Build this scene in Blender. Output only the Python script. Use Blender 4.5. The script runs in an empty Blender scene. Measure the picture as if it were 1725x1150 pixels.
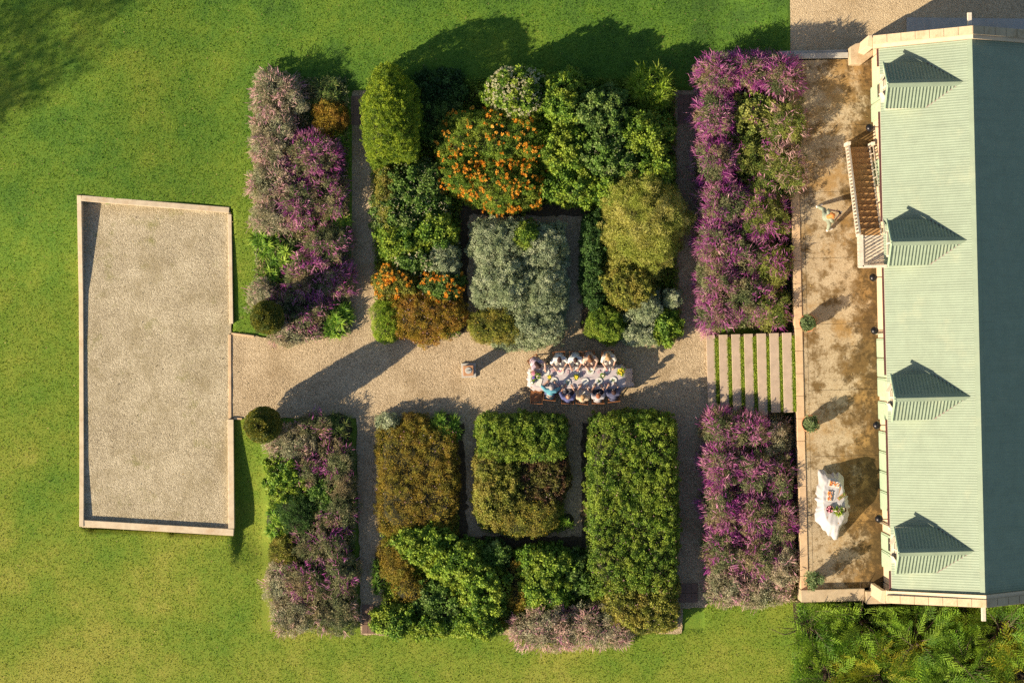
import bpy, bmesh, math, random
import numpy as np
from mathutils import Vector, Matrix, Quaternion

R = math.radians
SC = bpy.context.scene
COL = SC.collection

# ------------------------------------------------------------------ camera, sky, sun, exposure
S = 0.022            # metres per photo pixel on the garden ground
HC = 100.0           # height of the drone above the garden
cam_d = bpy.data.cameras.new('camera')
cam = bpy.data.objects.new('camera', cam_d); COL.objects.link(cam)
cam.location = (0, 0, HC)
cam_d.sensor_width = 36; cam_d.lens = 36 * HC / (1725 * S)
cam_d.clip_start = 1; cam_d.clip_end = 600
SC.camera = cam

SUN_EL, SUN_AZ = R(27), R(31)          # light travels towards +x,+y
sdir = Vector((-math.cos(SUN_AZ) * math.cos(SUN_EL), -math.sin(SUN_AZ) * math.cos(SUN_EL), math.sin(SUN_EL)))
sl = bpy.data.lights.new('sun', 'SUN'); sl.energy = 5.0; sl.angle = R(0.5); sl.color = (1.0, 0.84, 0.60)
so = bpy.data.objects.new('sun', sl); COL.objects.link(so)
so.rotation_euler = sdir.to_track_quat('Z', 'Y').to_euler(); so.location = sdir * 80
W = bpy.data.worlds.new('World'); SC.world = W; W.use_nodes = True
wn = W.node_tree; wn.nodes.clear()
sky = wn.nodes.new('ShaderNodeTexSky'); sky.sky_type = 'NISHITA'; sky.sun_disc = False
sky.sun_elevation = SUN_EL; sky.sun_rotation = math.atan2(sdir.x, sdir.y)
bg = wn.nodes.new('ShaderNodeBackground'); bg.inputs[1].default_value = 0.070
wo = wn.nodes.new('ShaderNodeOutputWorld')
wn.links.new(sky.outputs[0], bg.inputs[0]); wn.links.new(bg.outputs[0], wo.inputs[0])
SC.view_settings.view_transform = 'Standard'; SC.view_settings.look = 'None'
SC.view_settings.exposure = 1.02; SC.view_settings.gamma = 1
SC.render.engine = 'CYCLES'
SC.cycles.use_denoising = False
SC.cycles.max_bounces = 5; SC.cycles.diffuse_bounces = 3; SC.cycles.transparent_max_bounces = 4

# ------------------------------------------------------------------ helpers
def P(px, py, z=0.0):
    k = S * (1 - z / HC)
    return ((px - 862.5) * k, (575 - py) * k)
def P3(px, py, z=0.0):
    x, y = P(px, py, z); return (x, y, z)

def tag(o, label=None, cat=None, group=None, kind=None):
    if label: o['label'] = label
    if cat: o['category'] = cat
    if group: o['group'] = group
    if kind: o['kind'] = kind
    return o

def empty(name, loc=(0, 0, 0), rz=0.0):
    o = bpy.data.objects.new(name, None); COL.objects.link(o)
    o.location = loc; o.rotation_euler = (0, 0, rz); o.empty_display_size = 0.2
    return o

def link(name, me, mat=None, parent=None, loc=None, rz=0.0, smooth=False):
    o = bpy.data.objects.new(name, me); COL.objects.link(o)
    if mat is not None:
        me.materials.clear(); me.materials.append(mat)
    if parent is not None: o.parent = parent
    if loc is not None: o.location = loc
    o.rotation_euler = (0, 0, rz)
    if smooth: me.polygons.foreach_set('use_smooth', [True] * len(me.polygons))
    return o

def np_mesh(name, V, Q, rnd=None):
    """V (n,3) verts, Q (m,4) quads, rnd (m,) per-face random"""
    me = bpy.data.meshes.new(name)
    V = np.ascontiguousarray(V, dtype=np.float32); Q = np.ascontiguousarray(Q, dtype=np.int32)
    me.vertices.add(len(V)); me.vertices.foreach_set('co', V.ravel())
    me.loops.add(Q.size); me.loops.foreach_set('vertex_index', Q.ravel())
    me.polygons.add(len(Q))
    me.polygons.foreach_set('loop_start', np.arange(0, Q.size, 4, dtype=np.int32))
    if rnd is not None:
        a = me.attributes.new('rnd', 'FLOAT', 'FACE')
        a.data.foreach_set('value', np.ascontiguousarray(rnd, dtype=np.float32))
    me.update(calc_edges=True); me.validate()
    me.polygons.foreach_set('use_smooth', [False]*len(me.polygons))
    return me

class MB:
    """collects simple closed shapes into one mesh"""
    def __init__(s): s.v = []; s.f = []
    def add(s, vs, fs):
        b = len(s.v); s.v += [tuple(v) for v in vs]; s.f += [tuple(b + i for i in f) for f in fs]
    def box(s, a, b, rz=0, c=None):
        (x0, y0, z0), (x1, y1, z1) = a, b
        vs = [(x0,y0,z0),(x1,y0,z0),(x1,y1,z0),(x0,y1,z0),(x0,y0,z1),(x1,y0,z1),(x1,y1,z1),(x0,y1,z1)]
        if rz:
            cx, cy = c or ((x0+x1)/2, (y0+y1)/2); co, si = math.cos(rz), math.sin(rz)
            vs = [(cx+(x-cx)*co-(y-cy)*si, cy+(x-cx)*si+(y-cy)*co, z) for x, y, z in vs]
        s.add(vs, [(3,2,1,0),(4,5,6,7),(0,1,5,4),(1,2,6,5),(2,3,7,6),(3,0,4,7)])
    def prism(s, poly, z0, z1):
        """poly counter-clockwise; z0,z1 floats or per-vertex lists"""
        n = len(poly)
        za = z0 if isinstance(z0, (list, tuple)) else [z0]*n
        zb = z1 if isinstance(z1, (list, tuple)) else [z1]*n
        vs = [(p[0], p[1], za[i]) for i, p in enumerate(poly)] + [(p[0], p[1], zb[i]) for i, p in enumerate(poly)]
        fs = [tuple(range(n-1, -1, -1)), tuple(range(n, 2*n))]
        fs += [(i, (i+1) % n, n+(i+1) % n, n+i) for i in range(n)]
        s.add(vs, fs)
    def bar(s, p, q, w, h):
        """rectangular bar between two points, w sideways, h vertical-ish"""
        p = Vector(p); q = Vector(q); d = (q-p).normalized()
        up = Vector((0,0,1)) if abs(d.z) < 0.95 else Vector((0,1,0))
        sx = d.cross(up).normalized()*w/2; sz = sx.cross(d).normalized()*h/2
        vs = [p-sx-sz, p+sx-sz, p+sx+sz, p-sx+sz, q-sx-sz, q+sx-sz, q+sx+sz, q-sx+sz]
        s.add(vs, [(0,1,2,3)[::-1],(4,5,6,7)[::-1][::-1],(0,1,5,4),(1,2,6,5),(2,3,7,6),(3,0,4,7)])
    def tube(s, pts, rad, n=10):
        """tapered tube through points with closed ends"""
        pts = [Vector(p) for p in pts]; rings = []
        for i, p in enumerate(pts):
            d = (pts[min(i+1, len(pts)-1)] - pts[max(i-1, 0)]).normalized()
            up = Vector((0,0,1)) if abs(d.z) < 0.9 else Vector((1,0,0))
            a = d.cross(up).normalized(); b = a.cross(d)
            rings.append([p + (a*math.cos(2*math.pi*k/n) + b*math.sin(2*math.pi*k/n))*rad[i] for k in range(n)])
        vs = [v for r in rings for v in r]; fs = []
        for i in range(len(pts)-1):
            for k in range(n):
                fs.append((i*n+k, (i+1)*n+k, (i+1)*n+(k+1) % n, i*n+(k+1) % n))
        fs.append(tuple(range(n))); fs.append(tuple((len(pts)-1)*n+k for k in range(n-1, -1, -1)))
        s.add(vs, fs)
    def ball(s, c, r, n=12, m=8):
        """ellipsoid; r float or (rx,ry,rz)"""
        rx, ry, rz = (r, r, r) if not isinstance(r, (tuple, list)) else r
        vs = [(c[0], c[1], c[2]-rz)]
        for i in range(1, m):
            t = math.pi*i/m
            for k in range(n):
                a = 2*math.pi*k/n
                vs.append((c[0]+rx*math.sin(t)*math.cos(a), c[1]+ry*math.sin(t)*math.sin(a), c[2]-rz*math.cos(t)))
        vs.append((c[0], c[1], c[2]+rz)); fs = []
        for k in range(n):
            fs.append((0, 1+(k+1) % n, 1+k)); L = 1+(m-2)*n
            fs.append((L+k, L+(k+1) % n, len(vs)-1))
        for i in range(m-2):
            for k in range(n):
                fs.append((1+i*n+k, 1+i*n+(k+1) % n, 1+(i+1)*n+(k+1) % n, 1+(i+1)*n+k))
        s.add(vs, fs)
    def caps(s, p, q, r0, r1, n=12):
        s.tube([p, q], [r0, r1], n); s.ball(p, r0, n, 8); s.ball(q, r1, n, 8)
    def lathe(s, prof, c=(0,0,0), n=24, close=True):
        vs = []; fs = []
        for r, z in prof:
            for k in range(n):
                a = 2*math.pi*k/n; vs.append((c[0]+r*math.cos(a), c[1]+r*math.sin(a), c[2]+z))
        for i in range(len(prof)-1):
            for k in range(n):
                fs.append((i*n+k, i*n+(k+1) % n, (i+1)*n+(k+1) % n, (i+1)*n+k))
        if close:
            fs.append(tuple(range(n-1, -1, -1))); fs.append(tuple((len(prof)-1)*n+k for k in range(n)))
        s.add(vs, fs)
    def mesh(s, name):
        me = bpy.data.meshes.new(name); me.from_pydata(s.v, [], s.f); me.update()
        bm = bmesh.new(); bm.from_mesh(me); bmesh.ops.recalc_face_normals(bm, faces=bm.faces); bm.to_mesh(me); bm.free()
        return me
    def build(s, name, mat, parent=None, loc=None, rz=0.0, bevel=0.0, smooth=False):
        o = link(name, s.mesh(name), mat, parent, loc, rz, smooth)
        if bevel:
            b = o.modifiers.new('bevel', 'BEVEL'); b.width = bevel; b.segments = 2; b.limit_method = 'ANGLE'
        return o

# ------------------------------------------------------------------ materials
MATS = {}
def newmat(name):
    m = bpy.data.materials.new(name); m.use_nodes = True; n = m.node_tree; n.nodes.clear()
    out = n.nodes.new('ShaderNodeOutputMaterial'); b = n.nodes.new('ShaderNodeBsdfPrincipled')
    n.links.new(b.outputs[0], out.inputs[0]); MATS[name] = m
    return m, n, b, out
def ramp(n, fac, stops):
    r = n.nodes.new('ShaderNodeValToRGB'); e = r.color_ramp.elements
    while len(e) > 1: e.remove(e[-1])
    e[0].position = stops[0][0]; e[0].color = (*stops[0][1], 1)
    for p, c in stops[1:]:
        q = e.new(p); q.color = (*c, 1)
    n.links.new(fac, r.inputs[0]); return r.outputs[0]
def noise(n, scale, detail=4, rough=0.6, vec=None, off=0):
    t = n.nodes.new('ShaderNodeTexNoise'); t.inputs['Scale'].default_value = scale
    t.inputs['Detail'].default_value = detail; t.inputs['Roughness'].default_value = rough
    if vec is None:
        g = n.nodes.new('ShaderNodeNewGeometry'); vec = g.outputs['Position']
    if off:
        a = n.nodes.new('ShaderNodeVectorMath'); a.operation = 'ADD'; a.inputs[1].default_value = (off, off*1.7, off*.3)
        n.links.new(vec, a.inputs[0]); vec = a.outputs[0]
    n.links.new(vec, t.inputs['Vector']); return t.outputs['Fac']
def mix(n, fac, a, b, mode='MIX'):
    m = n.nodes.new('ShaderNodeMix'); m.data_type = 'RGBA'; m.blend_type = mode
    if isinstance(fac, (int, float)): m.inputs[0].default_value = fac
    else: n.links.new(fac, m.inputs[0])
    for i, c in ((6, a), (7, b)):
        if isinstance(c, tuple): m.inputs[i].default_value = (*c, 1)
        else: n.links.new(c, m.inputs[i])
    return m.outputs[2]
def math_(n, op, a, b=0.0, clamp=False):
    m = n.nodes.new('ShaderNodeMath'); m.operation = op; m.use_clamp = clamp
    for i, c in ((0, a), (1, b)):
        if isinstance(c, (int, float)): m.inputs[i].default_value = c
        else: n.links.new(c, m.inputs[i])
    return m.outputs[0]
def bump(n, b, h, strength, dist):
    u = n.nodes.new('ShaderNodeBump'); u.inputs['Strength'].default_value = strength; u.inputs['Distance'].default_value = dist
    n.links.new(h, u.inputs['Height']); n.links.new(u.outputs[0], b.inputs['Normal'])

def plain(name, c, rough=0.6, var=0.15, scale=6.0, metal=0.0, bmp=0.0):
    m, n, b, o = newmat(name)
    lo = tuple(max(0, x*(1-var)) for x in c); hi = tuple(min(1, x*(1+var)) for x in c)
    f = noise(n, scale, 5, .65)
    n.links.new(ramp(n, f, [(.3, lo), (.7, hi)]), b.inputs['Base Color'])
    b.inputs['Roughness'].default_value = rough; b.inputs['Metallic'].default_value = metal
    if bmp: bump(n, b, noise(n, scale*8, 3), bmp, .01)
    return m

def leafmat(name, cols, patch=None, pscale=1.3, trans=0.28, rough=0.55):
    """cols: ramp over the per-leaf random; patch: second tint appearing in patches"""
    m, n, b, out = newmat(name)
    a = n.nodes.new('ShaderNodeAttribute'); a.attribute_name = 'rnd'
    bo = .98 if 'petal' in name else 1.32
    cols = [tuple(min(.85, x*bo) for x in c) for c in cols]; patch = tuple(x*bo for x in patch) if patch else None
    k = len(cols)
    c = ramp(n, a.outputs['Fac'], [((i+.5)/k if k > 1 else 0, cc) for i, cc in enumerate(cols)])
    if patch:
        f = noise(n, pscale, 3, .6, off=hash(name) % 7 if False else len(name))
        c = mix(n, ramp(n, f, [(.45, (0,0,0)), (.62, (1,1,1))]), c, mix(n, .65, c, patch))
    n.links.new(c, b.inputs['Base Color']); b.inputs['Roughness'].default_value = rough
    b.inputs['Specular IOR Level'].default_value = 0.3
    t = n.nodes.new('ShaderNodeBsdfTranslucent'); n.links.new(c, t.inputs[0])
    mx = n.nodes.new('ShaderNodeMixShader'); mx.inputs[0].default_value = trans
    n.links.new(b.outputs[0], mx.inputs[1]); n.links.new(t.outputs[0], mx.inputs[2]); n.links.new(mx.outputs[0], out.inputs[0])
    return m

def sep_pos(n):
    g = n.nodes.new('ShaderNodeNewGeometry'); x = n.nodes.new('ShaderNodeSeparateXYZ')
    n.links.new(g.outputs['Position'], x.inputs[0]); return x.outputs

def lawn_colour(n):
    """shared by the turf sheet and its grass blades: greener in the north, drier in the south-west"""
    xyz = sep_pos(n)
    f = noise(n, .16, 4, .6); g = noise(n, 1.1, 5, .7, off=11); h = noise(n, 14, 3, .7, off=5); w = noise(n, .5, 5, .7, off=31); pz = noise(n, .42, 6, .72, off=77)
    dry = math_(n, 'ADD', math_(n, 'MULTIPLY', xyz[1], -.019), math_(n, 'MULTIPLY', xyz[0], -.004))
    t = math_(n, 'ADD', math_(n, 'MULTIPLY', f, 1.1), math_(n, 'MULTIPLY', g, .55))
    t = math_(n, 'ADD', t, dry); t = math_(n, 'ADD', t, math_(n, 'MULTIPLY', math_(n, 'SUBTRACT', pz, .5), 1.1)); t = math_(n, 'ADD', t, math_(n, 'MULTIPLY', h, .55)); t = math_(n, 'SUBTRACT', t, .58)
    c = ramp(n, t, [(.06, (.034,.115,.003)), (.26, (.082,.205,.005)), (.50, (.155,.262,.009)), (.76, (.245,.305,.020)), (1.0, (.37,.36,.05))])
    bare = ramp(n, w, [(.70, (0,0,0)), (.78, (1,1,1))])
    return mix(n, bare, c, (.20, .15, .07))

def m_lawn():
    m, n, b, o = newmat('lawn_turf')
    n.links.new(mix(n, .35, lawn_colour(n), (.05,.07,.012)), b.inputs['Base Color']); b.inputs['Roughness'].default_value = .9
    bump(n, b, noise(n, 22, 4, .7), .8, .03)
def m_blades():
    m, n, b, out = newmat('grass_blades')
    a = n.nodes.new('ShaderNodeAttribute'); a.attribute_name = 'rnd'
    k = ramp(n, a.outputs['Fac'], [(0, (.30,.36,.3)), (.4, (.9,.95,.85)), (1, (1.35,1.25,1.3))])
    c = mix(n, 1.0, lawn_colour(n), k, 'MULTIPLY')
    c = mix(n, ramp(n, a.outputs['Fac'], [(.86, (0,0,0)), (.95, (.5,.5,.5))]), c, (.42,.40,.14))
    n.links.new(c, b.inputs['Base Color']); b.inputs['Roughness'].default_value = .6; b.inputs['Specular IOR Level'].default_value = .25
    t = n.nodes.new('ShaderNodeBsdfTranslucent'); n.links.new(c, t.inputs[0])
    mx = n.nodes.new('ShaderNodeMixShader'); mx.inputs[0].default_value = .35
    n.links.new(b.outputs[0], mx.inputs[1]); n.links.new(t.outputs[0], mx.inputs[2]); n.links.new(mx.outputs[0], out.inputs[0])
m_lawn(); m_blades()

def ground_mat(name, stops, fine=30, stain=None, stain_s=.5, stain_lo=.5, stain_hi=.62, green=None, bstr=.9, bd=.02, coarse=.8):
    m, n, b, o = newmat(name)
    v = n.nodes.new('ShaderNodeTexVoronoi'); v.inputs['Scale'].default_value = fine
    g = n.nodes.new('ShaderNodeNewGeometry'); n.links.new(g.outputs['Position'], v.inputs['Vector'])
    sp = n.nodes.new('ShaderNodeSeparateColor'); n.links.new(v.outputs['Color'], sp.inputs[0])
    f1 = noise(n, coarse, 5, .65, off=3)
    t = math_(n, 'ADD', math_(n, 'MULTIPLY', sp.outputs[0], .5), math_(n, 'MULTIPLY', f1, .55))
    c = ramp(n, t, stops)
    if stain:
        f2 = noise(n, stain_s, 7, .72, off=9)
        c = mix(n, ramp(n, f2, [(stain_lo, (0,0,0)), (stain_hi, (.85,.85,.85))]), c, stain)
    if green:
        f3 = noise(n, 1.3, 6, .75, off=17)
        c = mix(n, ramp(n, f3, [(.56, (0,0,0)), (.7, (.7,.7,.7))]), c, green)
    n.links.new(c, b.inputs['Base Color']); b.inputs['Roughness'].default_value = .92
    b.inputs['Specular IOR Level'].default_value = .2
    hh = math_(n, 'ADD', math_(n, 'MULTIPLY', v.outputs['Distance'], -1.0), math_(n, 'MULTIPLY', noise(n, 60, 3, .7), .8))
    bump(n, b, hh, bstr, bd)
    return m, n, b

ground_mat('gravel', [(.15, (.14,.10,.062)), (.4, (.35,.265,.165)), (.65, (.49,.38,.245)), (.95, (.68,.55,.38))], 36, stain=(.26,.185,.10), stain_s=.45, stain_lo=.52, stain_hi=.72)
ground_mat('yard_gravel', [(.15, (.22,.155,.09)), (.4, (.44,.33,.20)), (.65, (.56,.43,.27)), (.95, (.68,.56,.38))], 36, stain=(.36,.25,.13), stain_s=.4, stain_lo=.56, stain_hi=.75)
ground_mat('court_gravel', [(.15, (.15,.12,.08)), (.4, (.32,.265,.175)), (.65, (.48,.41,.285)), (.95, (.66,.58,.43))], 38, stain=(.26,.21,.12), stain_s=.75, stain_lo=.48, stain_hi=.70, green=(.20,.19,.06))
ground_mat('soil', [(.2, (.04,.03,.02)), (.7, (.10,.075,.045))], 26)

def m_terrace():
    m, n, b = ground_mat('terrace_paving', [(.15, (.24,.175,.10)), (.45, (.35,.27,.17)), (.8, (.46,.38,.26))], 48, coarse=.9, bstr=.35, bd=.008)
    base = b.inputs['Base Color'].links[0].from_socket
    xyz = sep_pos(n)
    # grime and moss gather along the foot of the house wall and drift over the slab in patches
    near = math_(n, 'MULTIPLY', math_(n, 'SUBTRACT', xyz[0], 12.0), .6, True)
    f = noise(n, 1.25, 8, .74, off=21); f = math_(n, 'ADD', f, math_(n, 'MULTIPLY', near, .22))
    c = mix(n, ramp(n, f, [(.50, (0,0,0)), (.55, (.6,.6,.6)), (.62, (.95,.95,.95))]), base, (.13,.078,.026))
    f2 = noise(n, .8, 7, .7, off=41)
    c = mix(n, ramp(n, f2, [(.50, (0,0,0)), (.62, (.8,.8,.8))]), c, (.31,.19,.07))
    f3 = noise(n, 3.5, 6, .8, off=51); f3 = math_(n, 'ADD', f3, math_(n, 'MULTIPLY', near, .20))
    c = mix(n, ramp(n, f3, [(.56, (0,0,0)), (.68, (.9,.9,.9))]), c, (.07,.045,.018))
    n.links.new(c, b.inputs['Base Color'])
m_terrace()

def stone(name, c, var=.25, stain=(.3,.2,.1), amt=.5, sc=3):
    m, n, b, o = newmat(name)
    f = noise(n, sc, 6, .7); g = noise(n, 45, 3, .7, off=3)
    t = math_(n, 'ADD', math_(n, 'MULTIPLY', f, .6), math_(n, 'MULTIPLY', g, .4))
    cc = ramp(n, t, [(.3, tuple(x*(1-var) for x in c)), (.68, tuple(min(1, x*(1+var)) for x in c))])
    cc = mix(n, ramp(n, noise(n, 1.6, 7, .75, off=8), [(.52, (0,0,0)), (.68, (amt,)*3)]), cc, stain)
    n.links.new(cc, b.inputs['Base Color']); b.inputs['Roughness'].default_value = .85; b.inputs['Specular IOR Level'].default_value = .2
    bump(n, b, g, .4, .01)
    return m
stone('sandstone', (.54,.44,.31), stain=(.36,.21,.09))
stone('kerb_stone', (.52,.37,.23), stain=(.40,.26,.12))
stone('wall_render', (.58,.45,.31), .12, stain=(.50,.36,.20), amt=.4)
stone('step_concrete', (.40,.31,.235), .22, stain=(.27,.21,.14), amt=.5)
stone('parapet_cap', (.42,.33,.22), .25, stain=(.26,.17,.08), amt=.7)
stone('brown_stone', (.40,.21,.11), .2, stain=(.3,.14,.07))
stone('brick', (.19,.12,.09), .3, stain=(.12,.07,.05))
stone('concrete_grey', (.40,.38,.34), .2, stain=(.25,.20,.14))

def m_roof(name, c):
    m, n, b, o = newmat(name)
    f = noise(n, 2.2, 5, .7); g = noise(n, 40, 3, .8, off=2)
    t = math_(n, 'ADD', math_(n, 'MULTIPLY', f, .5), math_(n, 'MULTIPLY', g, .5))
    cc = ramp(n, t, [(.3, tuple(x*.80 for x in c)), (.7, tuple(x*1.16 for x in c))])
    cc = mix(n, ramp(n, noise(n, .7, 6, .75, off=4), [(.55, (0,0,0)), (.75, (.35,)*3)]), cc, (.36,.36,.24))
    n.links.new(cc, b.inputs['Base Color']); b.inputs['Roughness'].default_value = .55; b.inputs['Specular IOR Level'].default_value = .3
    st_ = n.nodes.new('ShaderNodeTexCoord'); mp = n.nodes.new('ShaderNodeMapping'); mp.inputs['Scale'].default_value = (.35, 6, .35)
    n.links.new(st_.outputs['Object'], mp.inputs[0]); stk = noise(n, 1.2, 5, .7, vec=mp.outputs[0])
    cc = mix(n, ramp(n, stk, [(.50, (0,0,0)), (.72, (.5,.5,.5))]), cc, tuple(x*.72 for x in c))
    n.links.new(cc, b.inputs['Base Color'])
    bump(n, b, g, .12, .004)
m_roof('roof_paint', (.200,.250,.186))
plain('green_joinery', (.36,.46,.32), .5, .12)
plain('cream_paint', (.68,.60,.47), .55, .1)
plain('stair_timber', (.36,.20,.075), .7, .35, 9, bmp=.4)
plain('rail_timber', (.60,.52,.42), .7, .2, 9)
plain('chair_timber', (.25,.10,.035), .45, .3, 12)
plain('dark_metal', (.02,.018,.02), .35, .2, metal=.6)
plain('glass_dark', (.035,.045,.05), .12, .3)
plain('gutter_paint', (.10,.035,.03), .5, .2)
plain('terracotta', (.52,.21,.10), .75, .2)
plain('linen', (.43,.375,.385), .85, .05)
plain('white_cloth', (.39,.375,.385), .85, .04)
plain('porcelain', (.60,.58,.53), .25, .05)
plain('glassware', (.55,.56,.54), .1, .1)
plain('wood_board', (.33,.17,.07), .6, .25)
plain('skin_light', (.50,.30,.22), .5, .06)
plain('skin_tan', (.38,.20,.13), .5, .06)
plain('eye_white', (.7,.7,.68), .3, .02)
plain('bark', (.09,.06,.04), .9, .4, 12)
plain('twigs', (.022,.022,.008), .95, .5, 14, bmp=.8)
plain('napkin_pink', (.42,.29,.31), .8, .15)
plain('carrot_food', (.75,.22,.03), .6, .4, 30)
plain('salad_food', (.16,.22,.05), .6, .5, 30)
plain('petal_yellow', (.85,.62,.04), .6, .15, 30)
plain('petal_pink', (.66,.24,.32), .6, .2, 30)
plain('petal_purple', (.22,.13,.42), .6, .2, 30)
plain('petal_cream', (.80,.68,.48), .6, .15, 30)
plain('wine_red', (.10,.012,.03), .2, .2)
def fabric(name, c, var=.12): return plain(name, c, .85, var, 14, bmp=.3)
for nm, c in dict(white_top=(.56,.54,.53), white_shirt=(.54,.55,.55), cream_top=(.50,.36,.28), ivory_top=(.54,.48,.42), lilac_top=(.38,.29,.35),
                  turquoise_shirt=(.08,.26,.34), blue_shirt=(.08,.09,.22), pale_shawl=(.46,.35,.24), grey_white_shirt=(.38,.35,.37), navy_shirt=(.07,.075,.14),
                  grey_trousers=(.24,.27,.20), orange_top=(.34,.17,.08), dark_trousers=(.04,.04,.06), denim=(.08,.11,.22), pale_skirt=(.6,.56,.5),
                  hair_dark=(.035,.012,.010), hair_brown=(.15,.06,.025), hair_light=(.34,.20,.09), hair_grey=(.34,.30,.29), hair_auburn=(.22,.07,.03), hair_ginger=(.50,.19,.05),
                  straw=(.66,.48,.27), shoe_white=(.75,.72,.68), shoe_black=(.03,.03,.035)).items():
    fabric(nm, c)

M = MATS
rng = np.random.default_rng(7)
random.seed(5)

# ------------------------------------------------------------------ ground
def sstep(x): x = np.clip(x, 0, 1); return x*x*(3-2*x)
def lawn_z(x, y):
    x = np.asarray(x, float); y = np.asarray(y, float)
    px = x/S + 862.5; py = 575 - y/S
    z = np.zeros_like(px)
    up = .42*sstep((500-py)/165) * (1-.8*sstep((px-150)/240)) * (1-sstep((330-py-200)/400)) * (1-sstep((130-px-300)/500))
    z += up
    z -= .27*sstep((px-388)/14)*(1-sstep((px-425)/60))*sstep((py-690)/170)*(1-sstep((py-905)/60))
    z += .50*sstep((px-1200)/150)*sstep((125-py)/35)
    # court, garden and terrace are cut below their own surfaces
    inside = (px > 139) & (px < 389) & (py > 338+(px-139)*.06) & (py < 891+(px-139)*.04)
    z = np.where(inside, -.35, z)
    inside = (px > 389) & (px < 1200) & (py > 560) & (py < 703)
    z = np.where(inside, -.05, z)
    inside = (px > 592) & (px < 1186) & (py > 152) & (py < 1062) & ((px > 618) | (py < 1050))
    z = np.where(inside, -.05, z)
    inside = (px > 1350)
    z = np.where(inside & (py > 100) & (py < 1000), -.05, z)
    inside = (px > 1330) & (py < 94)
    z = np.where(inside, np.minimum(z, .46), z)
    return z

def axis(lo, hi, step, far):
    a = np.arange(lo, hi+step/2, step); e = [lo]; d = step
    while e[-1] > -far: d *= 1.5; e.append(e[-1]-d)
    f = [a[-1]]; d = step
    while f[-1] < far: d *= 1.5; f.append(f[-1]+d)
    return np.concatenate([np.array(e[1:])[::-1], a, np.array(f[1:])])
gx = axis(-21, 21, .12, 320); gy = axis(-15, 15, .12, 320)
X, Y = np.meshgrid(gx, gy)
V = np.stack([X, Y, lawn_z(X, Y)], -1).reshape(-1, 3)
nx, ny = len(gx), len(gy)
i = np.arange((nx-1)*(ny-1)); r, c = i//(nx-1), i % (nx-1)
Q = np.stack([r*nx+c, r*nx+c+1, (r+1)*nx+c+1, (r+1)*nx+c], -1)
me = np_mesh('lawn', V, Q); g = link('lawn', me, M['lawn_turf'], smooth=True); tag(g, kind='structure')

def sheet(name, pts, z, mat, kind='structure', zpix=0):
    m = MB(); vs = [(*P(a, b, zpix), z) for a, b in pts]; m.add(vs, [tuple(range(len(vs)))])
    o = m.build(name, mat); tag(o, kind=kind); return o
def ragged(pts, amp=2.2, step=9):
    """breaks a straight outline into an uneven one (pixels)"""
    out = []; n = len(pts)
    for i in range(n):
        a, b = np.array(pts[i], float), np.array(pts[(i+1) % n], float); L = np.hypot(*(b-a)); k = max(1, int(L/step))
        for j in range(k):
            p = a+(b-a)*j/k
            if j: p = p+rng.normal(0, amp*.5, 2)
            out.append(tuple(p))
    return out
# one gravel sheet for the whole garden, beds lie on it
sheet('gravel_path', ragged([(588,150),(588,560),(470,574),(420,563),(389,563),(389,704),(600,704),(608,1068),(640,1070),(1148,1066),(1150,1024),(1190,1022),(1199,700),(1199,556),(1180,150)][::-1]), .008, M['gravel'])
sheet('gravel_court', [(139,338),(388,352),(392,893),(139,888)][::-1], .004, M['court_gravel'])
sheet('gravel_yard', ragged([(1323,-160),(1324,40),(1330,96),(1480,96),(2500,96),(2500,-160)][::-1], 3), .500, M['yard_gravel'])
sheet('soil', [(1335,1008),(1345,1160),(2000,1160),(2000,1008)][::-1], .006, M['soil'])
for nm, pts in (('a', [(430,130),(590,128),(596,570),(520,576),(428,560)]), ('b', [(616,130),(1140,128),(1140,300),(1150,560),(1130,575),(990,572),(990,352),(780,352),(778,572),(632,572)]),
                ('c', [(802,380),(945,378),(952,574),(800,576)]), ('d', [(1184,105),(1340,105),(1343,556),(1188,556)]), ('e', [(1190,694),(1345,694),(1345,1018),(1192,1018)]),
                ('f', [(445,712),(598,710),(604,1060),(455,1060)]), ('g', [(636,700),(772,700),(778,915),(990,915),(990,700),(1140,700),(1142,1066),(640,1066)]),
                ('h', [(800,702),(950,702),(956,900),(808,898)])):
    cxm = sum(a for a, b in pts)/len(pts); cym = sum(b for a, b in pts)/len(pts)
    pts = [(a+math.copysign(10, cxm-a), b+math.copysign(12, cym-b)) for a, b in pts]
    sheet('soil', ragged(pts[::-1], 3.5, 7), .014, M['soil'])

# ------------------------------------------------------------------ walled gravel court
def wallseg(name, p, q, w, zb, zt0, zt1, mat, label, cat, side=1, group=None, prof=None):
    """low wall from p to q (pixels), w metres thick towards the left of p->q when side=1"""
    a = Vector((*P(*p), 0)); b = Vector((*P(*q), 0)); d = (b-a).normalized(); nrm = Vector((-d.y, d.x, 0))*w*side
    m = MB(); n = max(2, int((b-a).length/.6)); nb = []
    for i in range(n+1):
        t = i/n; c = a.lerp(b, t); zt = zt0+(zt1-zt0)*t if not prof else float(np.interp(t, *prof)); nb.append((c, zt))
    vs = []
    for c, zt in nb:
        j = random.uniform(-.006, .006)
        vs += [(c.x, c.y, zb), (c.x, c.y, zt+j), (c.x+nrm.x, c.y+nrm.y, zt+j), (c.x+nrm.x, c.y+nrm.y, zb)]
    fs = [(0,1,2,3), tuple(n*4+k for k in (3,2,1,0))]
    for i in range(n):
        for k in range(4): fs.append((i*4+k, (i+1)*4+k, (i+1)*4+(k+1) % 4, i*4+(k+1) % 4))
    m.add(vs, fs); o = m.build(name, mat, bevel=.012)
    tag(o, label, cat, group); return o
G = 'low stone walls round the gravel court'
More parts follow.
